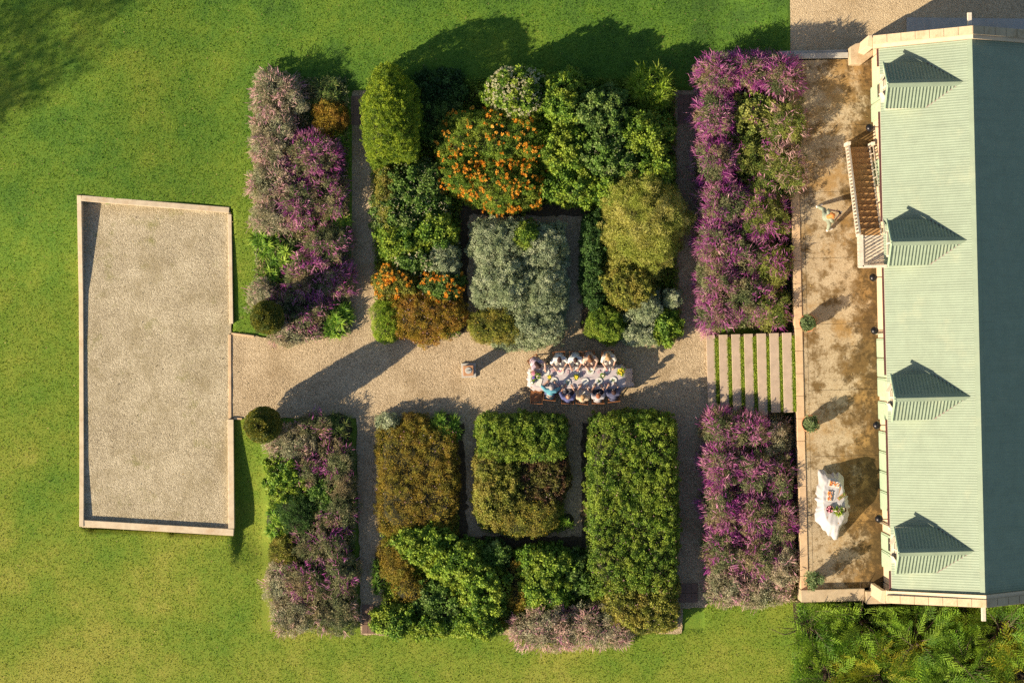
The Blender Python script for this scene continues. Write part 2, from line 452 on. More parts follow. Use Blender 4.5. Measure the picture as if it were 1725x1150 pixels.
wallseg('low_wall', (133,330), (135,886), .16, -.4, .47, .10, M['sandstone'], 'low sandstone wall along the west side of the gravel court, farthest from the garden', 'wall', 1, G, prof=([0, .31, .45, .8, 1], [.47, .12, .09, .11, .19]))
wallseg('low_wall', (141,330), (387,349.5), .21, -.4, .47, .12, M['sandstone'], 'low sandstone wall along the north end of the gravel court', 'wall', -1, G)
wallseg('low_wall', (384.2,361), (387,545), .14, -.5, .12, .12, M['sandstone'], 'low sandstone wall on the garden side of the court, ending beside the northern topiary', 'wall', 1, G)
wallseg('low_wall', (384,706), (385.5,889), .22, -.8, .14, .17, M['sandstone'], 'low sandstone wall on the garden side of the court beside the strip of shaded lawn', 'wall', 1, G)
wallseg('low_wall', (135,886), (394,901.5), .25, -.8, .17, .17, M['sandstone'], 'low sandstone wall along the south end of the gravel court', 'wall', 1, G)
wallseg('stone_edging', (385,563), (385.5,705.5), .10, -.2, .05, .05, M['kerb_stone'], 'narrow pale edging between the court gravel and the wide garden path', 'edging', 1)
wallseg('stone_edging', (390,563), (428,568), .07, -.2, .06, .06, M['kerb_stone'], 'short pale edging strip beside the round topiary at the north corner of the wide path', 'edging', 1)
wallseg('stone_edging', (394,706), (408,706.5), .07, -.2, .06, .06, M['kerb_stone'], 'short pale edging strip beside the round topiary at the south corner of the wide path', 'edging', 1)

# ------------------------------------------------------------------ house and terrace, in a frame turned 1.35 degrees
TA = R(1.35); HX = 603.7*S; TZ = 1.10
def HL(x, y, z=0):   # house-local to world
    return Vector((HX + x*math.cos(TA) - y*math.sin(TA), x*math.sin(TA) + y*math.cos(TA), z))
EZ, RX, RZ = 4.30, 2.88, 6.60
YN, YS = 10.38, -8.82
PITCH = math.atan2(RZ-EZ, RX)

terr = empty('terrace', HL(0,0,0), TA); tag(terr, 'raised stained stone terrace between the garden and the green roofed house', 'terrace')
m = MB(); m.box((-2.62, -9.0, -.3), (.14, 10.36, TZ-.012)); m.build('slab_bed', M['soil'], terr)
m = MB()
for i in range(8):
    ya = -9.0+i*2.42; m.box((-2.44, ya+.006, TZ-.10), (.14, min(10.36, ya+2.414), TZ+random.uniform(-.002, .002)))
    m.box((-2.62, ya+.9, TZ-.10), (-2.452, min(10.36, ya+3.308), TZ+.001)) if i < 8 else None
m.box((-2.62, -9.0, TZ-.1), (-2.452, -8.11, TZ+.001))
m.build('paving', M['terrace_paving'], terr)
m = MB()
for i in range(24):
    y0 = -9.35+i*.825; m.box((-2.905, y0, -.3), (-2.625, y0+.817, TZ+.035))
m.build('coping', M['kerb_stone'], terr, bevel=.015)

# garden steps
st = empty('garden_steps', HL(0,0,0), TA); tag(st, 'seven broad pale steps with grass in their joints, rising from the gravel to the terrace', 'steps')
sx0, sdx = -6.08, .453
for i in range(7):
    m = MB(); y1, y0 = .38 + .003*i, -2.52+(.0 if i > 4 else -.1)
    x0 = sx0+i*sdx; z = (i+1)*TZ/7
    m.box((x0, y0, z-.25 if i else -.1), (x0+sdx*(.74 if i > 3 else .70), y1, z))
    m.box((x0+sdx*.7+.02, y0, -.1), (x0+sdx+.0 if i < 6 else -2.91, y1, z-.05)) if False else None
    m.build('tread', M['step_concrete'], st, bevel=.008)
    m = MB(); m.box((x0+sdx*(.745 if i > 3 else .705), y0+.02, -.1), ((x0+sdx-.002) if i < 6 else -2.91, y1-.02, z-.03))
    m.build('soil_joint', M['soil'], st)

# south parapet wall of the terrace and north wall
so_w = empty('terrace_wall', HL(0,0,0), TA); tag(so_w, 'thick pale stone wall closing the south end of the terrace above the conifers', 'wall')
m = MB(); m.box((-2.93, -9.46, -.3), (-.60, -9.01, TZ+.24)); m.build('wall_run', M['parapet_cap'], so_w, bevel=.02)
m = MB(); m.box((-.58, -9.56, -.3), (.32, -9.10, TZ+.42)); m.build('pier', M['parapet_cap'], so_w, bevel=.02)
no_w = empty('terrace_wall', HL(0,0,0), TA); tag(no_w, 'low stone wall across the north end of the terrace beside the gravel yard', 'wall')
m = MB(); m.box((-3.25, 10.40, -.3), (-.72, 10.60, TZ+.12)); m.box((-3.25, 10.605, -.3), (-.72, 10.72, TZ-.1)); m.build('wall_run', M['concrete_grey'], no_w, bevel=.012)
m = MB(); m.prism([(-.72,10.12),(-.30,10.10),(.12,10.42),(.12,10.95),(-.50,10.86),(-.71,10.74)], -.3, TZ+.62)
m.build('pier', M['parapet_cap'], no_w, bevel=.02)

house = empty('house', HL(0,0,0), TA); tag(house, 'long rendered house with pale green corrugated iron roof, gable parapets and four dormers', 'house')
X1 = 2*RX
m = MB()
pent = lambda y: [(.14, y, -.3), (X1-.14, y, -.3), (X1-.14, y, EZ-.12), (RX, y, RZ-.15), (.14, y, EZ-.12)]
vs = pent(YS+.02) + pent(YN-.02)
m.add(vs, [(0,1,2,3,4), (5,6,7,8,9)] + [(i, (i+1) % 5, 5+(i+1) % 5, 5+i) for i in range(5)])
wl = m.build('wall', M['wall_render'], house)

def corr(name, y0, y1, slope_pts, mat, parent, pitch=.09, amp=.0045, axis='y', step=8, top=0.0):
    """corrugated sheet: waves march along y, sheet follows slope_pts [(x,z),...]; thin solid"""
    n = int((y1-y0)/pitch*step); ys = np.linspace(y0, y1, n+1); ph = np.sin((ys-y0)/pitch*2*math.pi)*amp
    V = []; 
    for k, (x, z) in enumerate(slope_pts): V.append(np.stack([np.full_like(ys, x), ys, z+ph], -1))
    V = np.concatenate(V); Q = []; w = n+1
    for k in range(len(slope_pts)-1):
        a = np.arange(n)+k*w; Q.append(np.stack([a, a+w, a+w+1, a+1], -1))
    me = np_mesh(name, V, np.concatenate(Q)); o = link(name, me, mat, parent, smooth=False)
    s = o.modifiers.new('solid', 'SOLIDIFY'); s.thickness = .012; s.offset = -1
    return o
roof_w = corr('roof_slope', YS, YN, [(-.02, EZ), (RX, RZ)], M['roof_paint'], house)
roof_e = corr('roof_slope', YS, YN, [(RX, RZ), (X1+.02, EZ)], M['roof_paint'], house)
m = MB(); c_, s_ = math.cos(PITCH), math.sin(PITCH)
def cap_profile(y0, y1, w, off=.022, t=.02):
    a = [(RX-w*c_, RZ-w*s_+off), (RX, RZ+off+.012), (RX+w*c_, RZ-w*s_+off)]
    vs = [(x, y0, z) for x, z in a]+[(x, y0, z+t) for x, z in a]+[(x, y1, z) for x, z in a]+[(x, y1, z+t) for x, z in a]
    m.add(vs, [(0,1,4,3),(1,2,5,4),(6,9,10,7),(7,10,11,8),(0,6,7,1),(1,7,8,2),(3,4,10,9),(4,5,11,10),(0,3,9,6),(2,8,11,5)])
for i in range(11):
    y0 = YS+i*(YN-YS)/11; cap_profile(y0+.001, y0+(YN-YS)/11+.004, .19, .022+.003*(i % 2))
m.build('ridge_cap', M['roof_paint'], house)
# gutter on the west eave, interrupted by the dormers
DY = [8.95, 3.45, -1.97, -7.33]; DW = .80
segs = []; a = YN
for d in DY: segs.append((a, d+DW)); a = d-DW
segs.append((a, YS))
for y1, y0 in segs:
    m = MB(); m.box((-.10, y0, EZ-.10), (-.03, y1, EZ-.04)); m.build('gutter', M['gutter_paint'], house, bevel=.01)
    m = MB(); m.box((-.03, y0, EZ-.16), (.135, y1, EZ-.045)); m.build('fascia', M['cream_paint'], house)
m = MB(); m.box((X1+.03, YS, EZ-.10), (X1+.10, YN, EZ-.04)); m.build('gutter', M['gutter_paint'], house)

# gable parapets with coping and a hoist beam under each apex
def parapet(y0, y1, out):
    g0, g1 = min(y0, y1), max(y0, y1)
    m = MB()
    prof = [(-.20, EZ-.30), (-.20, EZ+.10), (.02, EZ+.22), (RX, RZ+.24), (X1-.02, EZ+.22), (X1+.20, EZ+.10), (X1+.20, EZ-.30), (X1-.14, EZ-.5), (X1-.14, -.3), (.12, -.3), (.12, EZ-.5)]
    n = len(prof); vs = [(x, g0, z) for x, z in prof]+[(x, g1, z) for x, z in prof]
    m.add(vs, [tuple(range(n)), tuple(range(n, 2*n))]+[(i, (i+1) % n, n+(i+1) % n, n+i) for i in range(n)])
    m.build('gable_parapet', M['wall_render'], house)
    m = MB(); o0, o1 = g0-.03, g1+.03; t = .07
    if out > 0: o0 = g0+.14
    else: o1 = g1-.14
    for (xa, za), (xb, zb) in (((-.24, EZ+.10), (RX, RZ+.243)), ((RX, RZ+.243), (X1+.24, EZ+.10))):
        k = 7
        for j in range(k):
            t0, t1 = j/k, (j+1)/k-.004
            p = [(xa+(xb-xa)*t0, za+(zb-za)*t0), (xa+(xb-xa)*t1, za+(zb-za)*t1)]
            vs = [(p[0][0], o0, p[0][1]), (p[1][0], o0, p[1][1]), (p[1][0], o1, p[1][1]), (p[0][0], o1, p[0][1])]
            m.add(vs+[(x, y, z+t) for x, y, z in vs], [(3,2,1,0),(4,5,6,7),(0,1,5,4),(1,2,6,5),(2,3,7,6),(3,0,4,7)])
    m.build('coping', M['parapet_cap'], house, bevel=.008)
    m = MB(); yb = y1
    m.box((RX-.07, min(yb, yb+out*.55), RZ-.45), (RX+.07, max(yb, yb+out*.55), RZ-.27)); m.build('hoist_beam', M['rail_timber'], house, bevel=.01)
parapet(YN+.01, YN+.42, 1); parapet(YS-.01, YS-.40, -1)
# corner kneelers
for (x0, x1, y0, y1) in ((-.42, -.205, YN+.05, YN+.52), (-.42, -.205, YS-.50, YS-.02)):
    m = MB(); m.prism([(x0, y0+.08), (x1, y0), (x1, y1), (x0+.08, y1)], -.2, EZ-.28); m.build('corner_pier', M['wall_render'], house, bevel=.015)

# dormers
def dormer(y, door):
    d = empty('dormer', (0, 0, 0)); d.parent = house
    xf = .10 if not door else .12; ez, rz_, hw = 5.42, 6.34, .80
    # pitched front wall rising through the eave, with cheeks
    m = MB(); zb = EZ-.3 if not door else 3.72
    xm = (ez-EZ)/math.tan(PITCH)
    hwi = hw-.03; zt = ez-.005; zr = rz_-.14
    fr = [(y-hwi, zb), (y+hwi, zb), (y+hwi, zt), (y, zr), (y-hwi, zt)]
    vs = [(xf, a, b) for a, b in fr] + [(xm+.9, a, b) for a, b in fr]
    m.add(vs, [(0,1,2,3,4), (5,6,7,8,9)]+[(i, (i+1) % 5, 5+(i+1) % 5, 5+i) for i in range(5)])
    m.build('dormer_wall', M['cream_paint'], d)
    # roof: corrugations run down each side slope (waves march along x)
    pitch, step, amp = .118, 8, .026
    for s in (1, -1):
        xs = np.arange(.0, 2.75, pitch/step); ph = np.sin(xs/pitch*2*math.pi)*amp; rows = []
        K = 8
        for k in range(K+1):
            t = k/K; rows.append(np.stack([xs, np.full_like(xs, y+s*hw*(1-t)*1.0), ez+(rz_-ez)*t+ph], -1))
        V = np.concatenate(rows); w = len(xs); Q = []
        for k in range(K):
            a = np.arange(w-1)+k*w; Q.append(np.stack([a, a+1, a+w+1, a+w], -1))
        Q = np.concatenate(Q); cen = V[Q].mean(1)
        Q = Q[cen[:, 2] > EZ+cen[:, 0]*math.tan(PITCH)-.05]
        o = link('dormer_roof', np_mesh('dormer_roof', V, Q), M['roof_paint'], d, smooth=False)
        q = o.modifiers.new('solid', 'SOLIDIFY'); q.thickness = .012
    # ridge flashing: a flat strip each side of the dormer ridge, and valley trims
    m = MB(); dp = math.atan2(rz_-ez, hw)
    xr = (rz_-EZ)/math.tan(PITCH)+.03
    for s in (1, -1):
        w = .20; yy = y+s*w*math.cos(dp); zz = rz_-w*math.sin(dp)+.024
        xb = (zz-EZ)/math.tan(PITCH)
        vs = [(-.02, y, rz_+.030), (-.02, yy, zz), (xb, yy, zz), (xr, y, rz_+.030)]
        m.add(vs+[(a, b, c+.012) for a, b, c in vs], [(0,1,2,3),(4,5,6,7),(0,1,5,4),(1,2,6,5),(2,3,7,6)])
    m.build('ridge_flashing', M['roof_paint'], d)
    m = MB()
    for s in (1, -1):
        m.bar((-.03, y+s*(hw+.01), ez-.03), (-.03, y, rz_-.01), .05, .11)
    m.build('bargeboard', M['green_joinery'], d)
    m = MB()
    for s in (1, -1):
        m.bar(((ez-EZ)/math.tan(PITCH)+.02, y+s*hw, ez+.02), (xr, y, rz_+.01), .05, .012)
    m.build('valley_flashing', M['gutter_paint'], d)
    if door:
        m = MB()
        for s in (1, -1): m.box((.085, y+s*.02 if s > 0 else y-.42, 3.76), (.115, y+.42 if s > 0 else y-.02, 5.35))
        o = m.build('balcony_door', M['glass_dark'], d)
        m = MB()
        for yy in (-.46, -.02, .42): m.box((.06, y+yy, 3.76), (.083, y+yy+.05, 5.40))
        for zz in (3.76, 4.5, 5.36): m.box((.055, y-.46, zz), (.082, y+.47, zz+.05))
        m.build('frame', M['cream_paint'], o)
    else:
        w = empty('window', (0,0,0)); w.parent = d
        m = MB(); m.box((.065, y-.40, 4.62), (.085, y+.40, 5.40)); m.build('pane', M['glass_dark'], w)
        m = MB()
        for yy in (-.44, -.025, .39): m.box((.035, y+yy, 4.58), (.062, y+yy+.05, 5.44))
        for zz in (4.58, 5.0, 5.40): m.box((.03, y-.44, zz), (.060, y+.44, zz+.045))
        m.box((-.04, y-.5, 4.52), (.095, y+.5, 4.575)); m.build('frame', M['cream_paint'], w)
        m = MB()   # the two casements stand open
        for s in (1, -1):
            m.bar((.04, y+s*.42, 4.98), (-.10, y+s*.20, 4.98), .03, .78)
        m.build('casement', M['rail_timber'], w)
for k, y in enumerate(DY): dormer(y, k == 1)

# green doors and shutters along the ground floor
for (y0, y1, zt) in ((.12, -2.02, 3.95), (-2.16, -2.86, 3.9), (-3.25, -6.15, 3.95), (-6.95, -8.25, 3.9), (9.3, 8.0, 3.9), (6.6, 5.6, 3.7)):
    n = max(1, round(abs(y0-y1)/.72)); w = (y0-y1)/n
    for i in range(n):
        a = y1+i*w
        m = MB(); m.box((.075, a+.02, TZ+.05), (.137, a+w-.02, zt)); m.box((.055, a+.07, TZ+.15), (.073, a+w-.07, zt-.9))
        o = m.build('shutter_door', M['green_joinery'], house, bevel=.006)
        m = MB(); m.box((.050, a+.10, zt-.8), (.073, a+w-.10, zt-.12)); m.build('pane', M['glass_dark'] if i % 2 else M['green_joinery'], o)
    m = MB(); m.box((.02, y1-.06, zt+.02), (.135, y0+.06, zt+.10)); m.build('lintel', M['wall_render'], house)

# wall lanterns
LG = 'round wall lanterns on the terrace wall'
lt = ['round black wall lantern, northernmost, above the top of the timber stairs foot', 'round black wall lantern beside the landing of the timber stairs',
      'round black wall lantern level with the northern terracotta pot', 'round black wall lantern just south of the third dormer', 'round black wall lantern beside the white clothed buffet table']
for k, (y, lab) in enumerate(zip((7.66, 2.30, .40, -2.99, -6.34), lt)):
    p = HL(-.28, y, 3.30); l = empty('wall_lantern', p, TA); tag(l, lab, 'lantern', LG)
    m = MB(); m.ball((0,0,0), .145, 20, 14); m.build('lamp_globe', M['dark_metal'], l, smooth=True)
    m = MB(); m.tube([(.0,0,.13),(.0,0,.24),(.18,0,.28),(.40,0,.20)], [.016]*4, 8); m.box((.375,-.06,.05),(.415,.06,.27)); m.build('bracket', M['dark_metal'], l)
# downpipes
for y, lab in ((.28, None), (-6.62, None), (5.0, None)):
    m = MB(); m.tube([(.06, y, TZ), (.06, y, EZ-.2), (-.05, y, EZ-.07)], [.035]*3, 10); m.build('downpipe', M['cream_paint'], house, smooth=True)

# ------------------------------------------------------------------ timber stairs up to the dormer door
ts = empty('timber_stairs', HL(0,0,0), TA); tag(ts, 'steep brown timber stairs with pale handrails climbing the house wall to a landing', 'stairs')
NS = 15; ys0, ys1, zl = 7.12, 3.82, 3.72; dy = (ys0-ys1)/NS; dz = (zl-TZ)/NS
for i in range(NS):
    m = MB(); y = ys0-i*dy; m.box((-.84, y-dy-.03, TZ+(i+1)*dz-.045), (-.04, y, TZ+(i+1)*dz)); m.build('tread', M['stair_timber'], ts, bevel=.006)
    m = MB(); m.box((-.84, y-dy-.018, TZ+(i+1)*dz-.002-dz*.96 if i else TZ), (-.04, y-dy+.0, TZ+(i+1)*dz-.047)); m.build('riser', M['stair_timber'], ts)
m = MB()
for x in (-.88, -.035): m.bar((x, ys0+.05, TZ+.12), (x, ys1, zl-.02), .045, .24)
m.build('stringer', M['rail_timber'], ts)
m = MB(); nb = 9
for i in range(nb): m.box((-.86+.0, 3.80-(i+1)*.128, zl-.05), (.10, 3.80-i*.128-.01, zl))
m.build('landing_deck', M['rail_timber'], ts)
m = MB()
for (x, y) in ((-.46, 2.80), (-.46, 3.66)): m.box((x-.05, y-.05, TZ), (x+.05, y+.05, zl-.055))
m.build('landing_post', M['rail_timber'], ts)
def rail(p, q, n, name='handrail', w=.07, low=.12, h=.95):
    p, q = Vector(p), Vector(q)
    m = MB(); m.bar(p+Vector((0,0,h)), q+Vector((0,0,h)), w, .05); m.bar(p+Vector((0,0,low)), q+Vector((0,0,low)), .05, .05)
    o = m.build(name, M['rail_timber'], ts)
    m = MB()
    for i in range(n+1):
        c = p.lerp(q, i/n); ww = (.035 if i % 5 else .05) if w > .04 else .022
        m.box((c.x-ww/2, c.y-ww/2, c.z+low+.02), (c.x+ww/2, c.y+ww/2, c.z+h-.02))
    m.build('baluster', M['rail_timber'], o)
rail((-.90, ys0+.05, TZ+.10), (-.90, ys1, zl), 26)
rail((-.02, ys0, TZ+.10), (-.02, ys1, zl), 11, w=.035)
rail((-.87, ys1-.03, zl), (-.87, 2.66, zl), 9, w=.16)
rail((-.83, 2.66, zl), (.02, 2.66, zl), 7, w=.10)
for (x, y, z) in ((-.90, ys0+.08, TZ), (-.02, ys0+.05, TZ)):
    m = MB(); m.box((x-.06, y-.06, TZ), (x+.06, y+.06, TZ+1.15)); m.build('newel_post', M['rail_timber'], ts)

# ------------------------------------------------------------------ foliage engine
def nrm(a): return a/np.maximum(np.linalg.norm(a, axis=-1, keepdims=True), 1e-9)
def leaves(Pt, D, U, L, W, rnd, bend=0.0):
    """one diamond leaf per point: Pt base, D axis, U face normal; returns V,Q,rnd"""
    n = len(Pt); Sd = nrm(np.cross(D, U)); L = np.broadcast_to(np.asarray(L, float), n)[:, None]; W = np.broadcast_to(np.asarray(W, float), n)[:, None]
    mid = Pt+D*L*.5+U*L*bend; tip = Pt+D*L-np.array([0,0,1.])*L*bend
    V = np.stack([Pt, mid+Sd*W*.5, tip, mid-Sd*W*.5], 1).reshape(-1, 3)
    return V, np.arange(4*n).reshape(-1, 4), rnd
def blades(Pt, D, U, L, W, rnd, droop=.4, segs=3):
    """strap leaf: tapered strip that arches over by droop"""
    n = len(Pt); L = np.broadcast_to(np.asarray(L, float), n)[:, None]; W = np.broadcast_to(np.asarray(W, float), n)[:, None]
    dr = np.broadcast_to(np.asarray(droop, float), n)[:, None]
    Sd = nrm(np.cross(D, U)); rows = []
    for k in range(segs+1):
        t = k/segs; c = Pt+D*L*t-np.array([0,0,1.])*L*dr*t*t
        w = W*(.55+.45*math.sin(math.pi*min(1, t*1.1)))*(1-t**3)+W*.06
        rows.append(c-Sd*w*.5); rows.append(c+Sd*w*.5)
    V = np.stack(rows, 1).reshape(-1, 3); m = 2*(segs+1); b = (np.arange(n)*m)[:, None]
    Q = np.concatenate([b+np.array([2*k, 2*k+1, 2*k+3, 2*k+2]) for k in range(segs)], 1).reshape(-1, 4)
    return V, Q, np.repeat(rnd, segs)
def join(parts):
    V, Q, Rr, o = [], [], [], 0
    for v, q, r_ in parts:
        V.append(v); Q.append(q+o); Rr.append(r_); o += len(v)
    return np.concatenate(V), np.concatenate(Q), np.concatenate(Rr)
def randu(n):
    return nrm(rng.normal(size=(n, 3)))

def edge_r(t, p, ph):
    c, s = np.abs(np.cos(t)), np.abs(np.sin(t)); r_ = (c**p+s**p)**(-1/p)
    return r_*(1+min(1, 2.6/p)*(.06*np.sin(3*t+ph)+.05*np.sin(5*t+2*ph)+.03*np.sin(9*t+ph*3)))
def surf(n, rx, ry, h, p, k, ph, side=.45, zmin=.08):
    """points and outward normals over a mound: p squareness of the plan, k squareness of the section"""
    nt = int(n*(1-side)); t = rng.uniform(0, 2*math.pi, nt); u = np.sqrt(rng.uniform(0, 1, nt))
    E = edge_r(t, p, ph); x, y = u*E*np.cos(t)*rx, u*E*np.sin(t)*ry
    prof = np.maximum(1-u**k, 0.0)**(.5)
    z = h*(.30+.70*prof)
    slope = (u**(k-1))*1.4
    N = nrm(np.stack([np.cos(t)*slope/rx, np.sin(t)*slope/ry, np.full(nt, 1/ max(.6, h))], -1))
    ns = n-nt; t2 = rng.uniform(0, 2*math.pi, ns); E2 = edge_r(t2, p, ph); zz = rng.uniform(zmin, .55, ns)
    u2 = np.maximum(.2, (1-((np.maximum(zz-.30, 0))/.70)**2))**(1/k)*rng.uniform(.93, 1.0, ns)
    P2 = np.stack([u2*E2*np.cos(t2)*rx, u2*E2*np.sin(t2)*ry, zz*h], -1)
    N2 = nrm(np.stack([np.cos(t2), np.sin(t2), np.full(ns, .25)], -1))
    return np.concatenate([np.stack([x, y, z], -1), P2]), np.concatenate([N, N2])

DENS = 1.0
ST = dict(
 # lump radius, lumps/m2 of surface, leaves per lump, leaf length, width, mode, spikiness, vertical noise
 salvia=dict(lr=.15, ld=26, ln=46, L=.085, W=.022, sp=.8, vn=.20, mats='salvia_leaf'),
 hedge=dict(lr=.115, ld=46, ln=44, L=.062, W=.040, sp=.5, vn=.10, rb=.24, ba=.07, gap=.35, mats='hedge_leaf'),
 broad=dict(lr=.13, ld=34, ln=40, L=.088, W=.066, sp=.35, vn=.18, rb=.26, ba=.26, mats='broad_leaf'),
 fine=dict(lr=.13, ld=40, ln=62, L=.060, W=.020, sp=.9, vn=.12, rb=.22, ba=.07, gap=.3, mats='rust_leaf'),
 silver=dict(lr=.12, ld=42, ln=52, L=.062, W=.026, sp=.7, vn=.15, mats='silver_leaf'),
 willow=dict(lr=.18, ld=24, ln=95, L=.095, W=.016, sp=1.1, vn=.22, gap=.2, mats='olive_leaf'),
 yew=dict(lr=.085, ld=90, ln=40, L=.050, W=.026, sp=.8, vn=.05, rb=.22, ba=.06, gap=.4, mats='yew_leaf'),
)
leafmat('salvia_leaf', [(.07,.10,.035), (.14,.17,.07), (.24,.24,.12)], (.30,.21,.12), 1.1)
leafmat('salvia_green', [(.05,.09,.02), (.13,.18,.03), (.28,.30,.07)], (.26,.25,.06), 1.1)
leafmat('salvia_pale', [(.16,.16,.08), (.30,.26,.16), (.42,.34,.25)], (.30,.33,.20), 1.4)
leafmat('salvia_spike', [(.20,.02,.18), (.37,.065,.27), (.25,.03,.25), (.66,.36,.44)], (.52,.25,.33), 1.6, .35)
leafmat('salvia_spike_pale', [(.36,.16,.26), (.52,.30,.33), (.60,.42,.36), (.34,.09,.27)], (.46,.33,.24), 1.6, .35)
leafmat('hedge_leaf', [(.040,.08,.010), (.105,.185,.018), (.22,.30,.035)], (.22,.26,.03), 1.5)
leafmat('maroon_mix', [(.04,.035,.010), (.10,.10,.02), (.20,.20,.045)], (.14,.05,.04), 2.4)
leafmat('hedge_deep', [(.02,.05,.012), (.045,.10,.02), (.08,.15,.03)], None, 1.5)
leafmat('hedge_mixed', [(.055,.07,.012), (.16,.18,.022), (.30,.30,.055)], (.29,.23,.05), 1.9)
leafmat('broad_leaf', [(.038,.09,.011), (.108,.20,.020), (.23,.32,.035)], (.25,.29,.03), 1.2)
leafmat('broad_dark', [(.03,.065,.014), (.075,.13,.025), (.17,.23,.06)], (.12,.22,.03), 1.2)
leafmat('rust_leaf', [(.09,.06,.012), (.23,.16,.022), (.35,.25,.04), (.20,.19,.025)], (.17,.17,.025), 2.2)
leafmat('gold_leaf', [(.13,.09,.012), (.30,.21,.02), (.38,.26,.04), (.19,.19,.02)], (.28,.13,.03), 2.2)
leafmat('silver_leaf', [(.14,.18,.10), (.28,.32,.19), (.44,.46,.31)], (.22,.27,.13), 1.6)
leafmat('olive_leaf', [(.17,.18,.03), (.36,.34,.07), (.47,.43,.14)], (.24,.30,.04), 1.2)
leafmat('yew_leaf', [(.06,.11,.008), (.15,.22,.012), (.26,.32,.02)], None)
leafmat('topiary_leaf', [(.035,.06,.008), (.10,.11,.012), (.20,.17,.02)], (.05,.08,.02), 2.5)
leafmat('strap_leaf', [(.05,.12,.012), (.12,.24,.02), (.28,.38,.05)], None, trans=.35)
leafmat('strap_dark', [(.03,.06,.012), (.07,.12,.02), (.20,.22,.06)], None, trans=.3)
leafmat('lime_leaf', [(.12,.20,.015), (.24,.34,.03), (.36,.42,.06)], None, trans=.4)
leafmat('conifer_leaf', [(.028,.075,.010), (.095,.20,.014), (.22,.35,.03)], (.18,.25,.02), .9, trans=.3)
leafmat('conifer_gold', [(.07,.11,.010), (.20,.24,.015), (.36,.36,.03)], (.34,.29,.02), .9, trans=.3)
leafmat('orange_petal', [(.68,.24,.02), (.82,.38,.03), (.82,.50,.08)], None, trans=.25)
leafmat('cream_petal', [(.55,.50,.32), (.72,.68,.48), (.62,.62,.36)], None, trans=.25)
leafmat('mixed_petal', [(.75,.60,.50), (.60,.20,.28), (.70,.66,.60)], None, trans=.25)
leafmat('yellow_petal', [(.80,.52,.03), (.80,.66,.10)], None, trans=.25)
leafmat('pot_leaf', [(.05,.09,.03), (.13,.19,.07), (.26,.30,.14)], None)

def core(parent, rx, ry, h, p, k, ph, sc=.80):
    """woody interior of a shrub"""
    V = []; nt, nr = 20, 6
    for j in range(nr+1):
        u = j/nr
        for i in range(nt):
            t = 2*math.pi*i/nt; E = float(edge_r(np.array(t), p, ph)); uu = u*sc
            z = h*(.30+.70*max(0, 1-u**k)**.5)*(.66 if k < 5 else .80) if j < nr else 0.0
            V.append((uu*E*math.cos(t)*rx, uu*E*math.sin(t)*ry, z+random.uniform(-.04, .04)*(j > 0)))
    Q = []
    for j in range(nr):
        for i in range(nt): Q.append((j*nt+i, j*nt+(i+1) % nt, (j+1)*nt+(i+1) % nt, (j+1)*nt+i))
    me = np_mesh('branches', np.array(V), np.array(Q)); return link('branches', me, M['twigs'], parent)

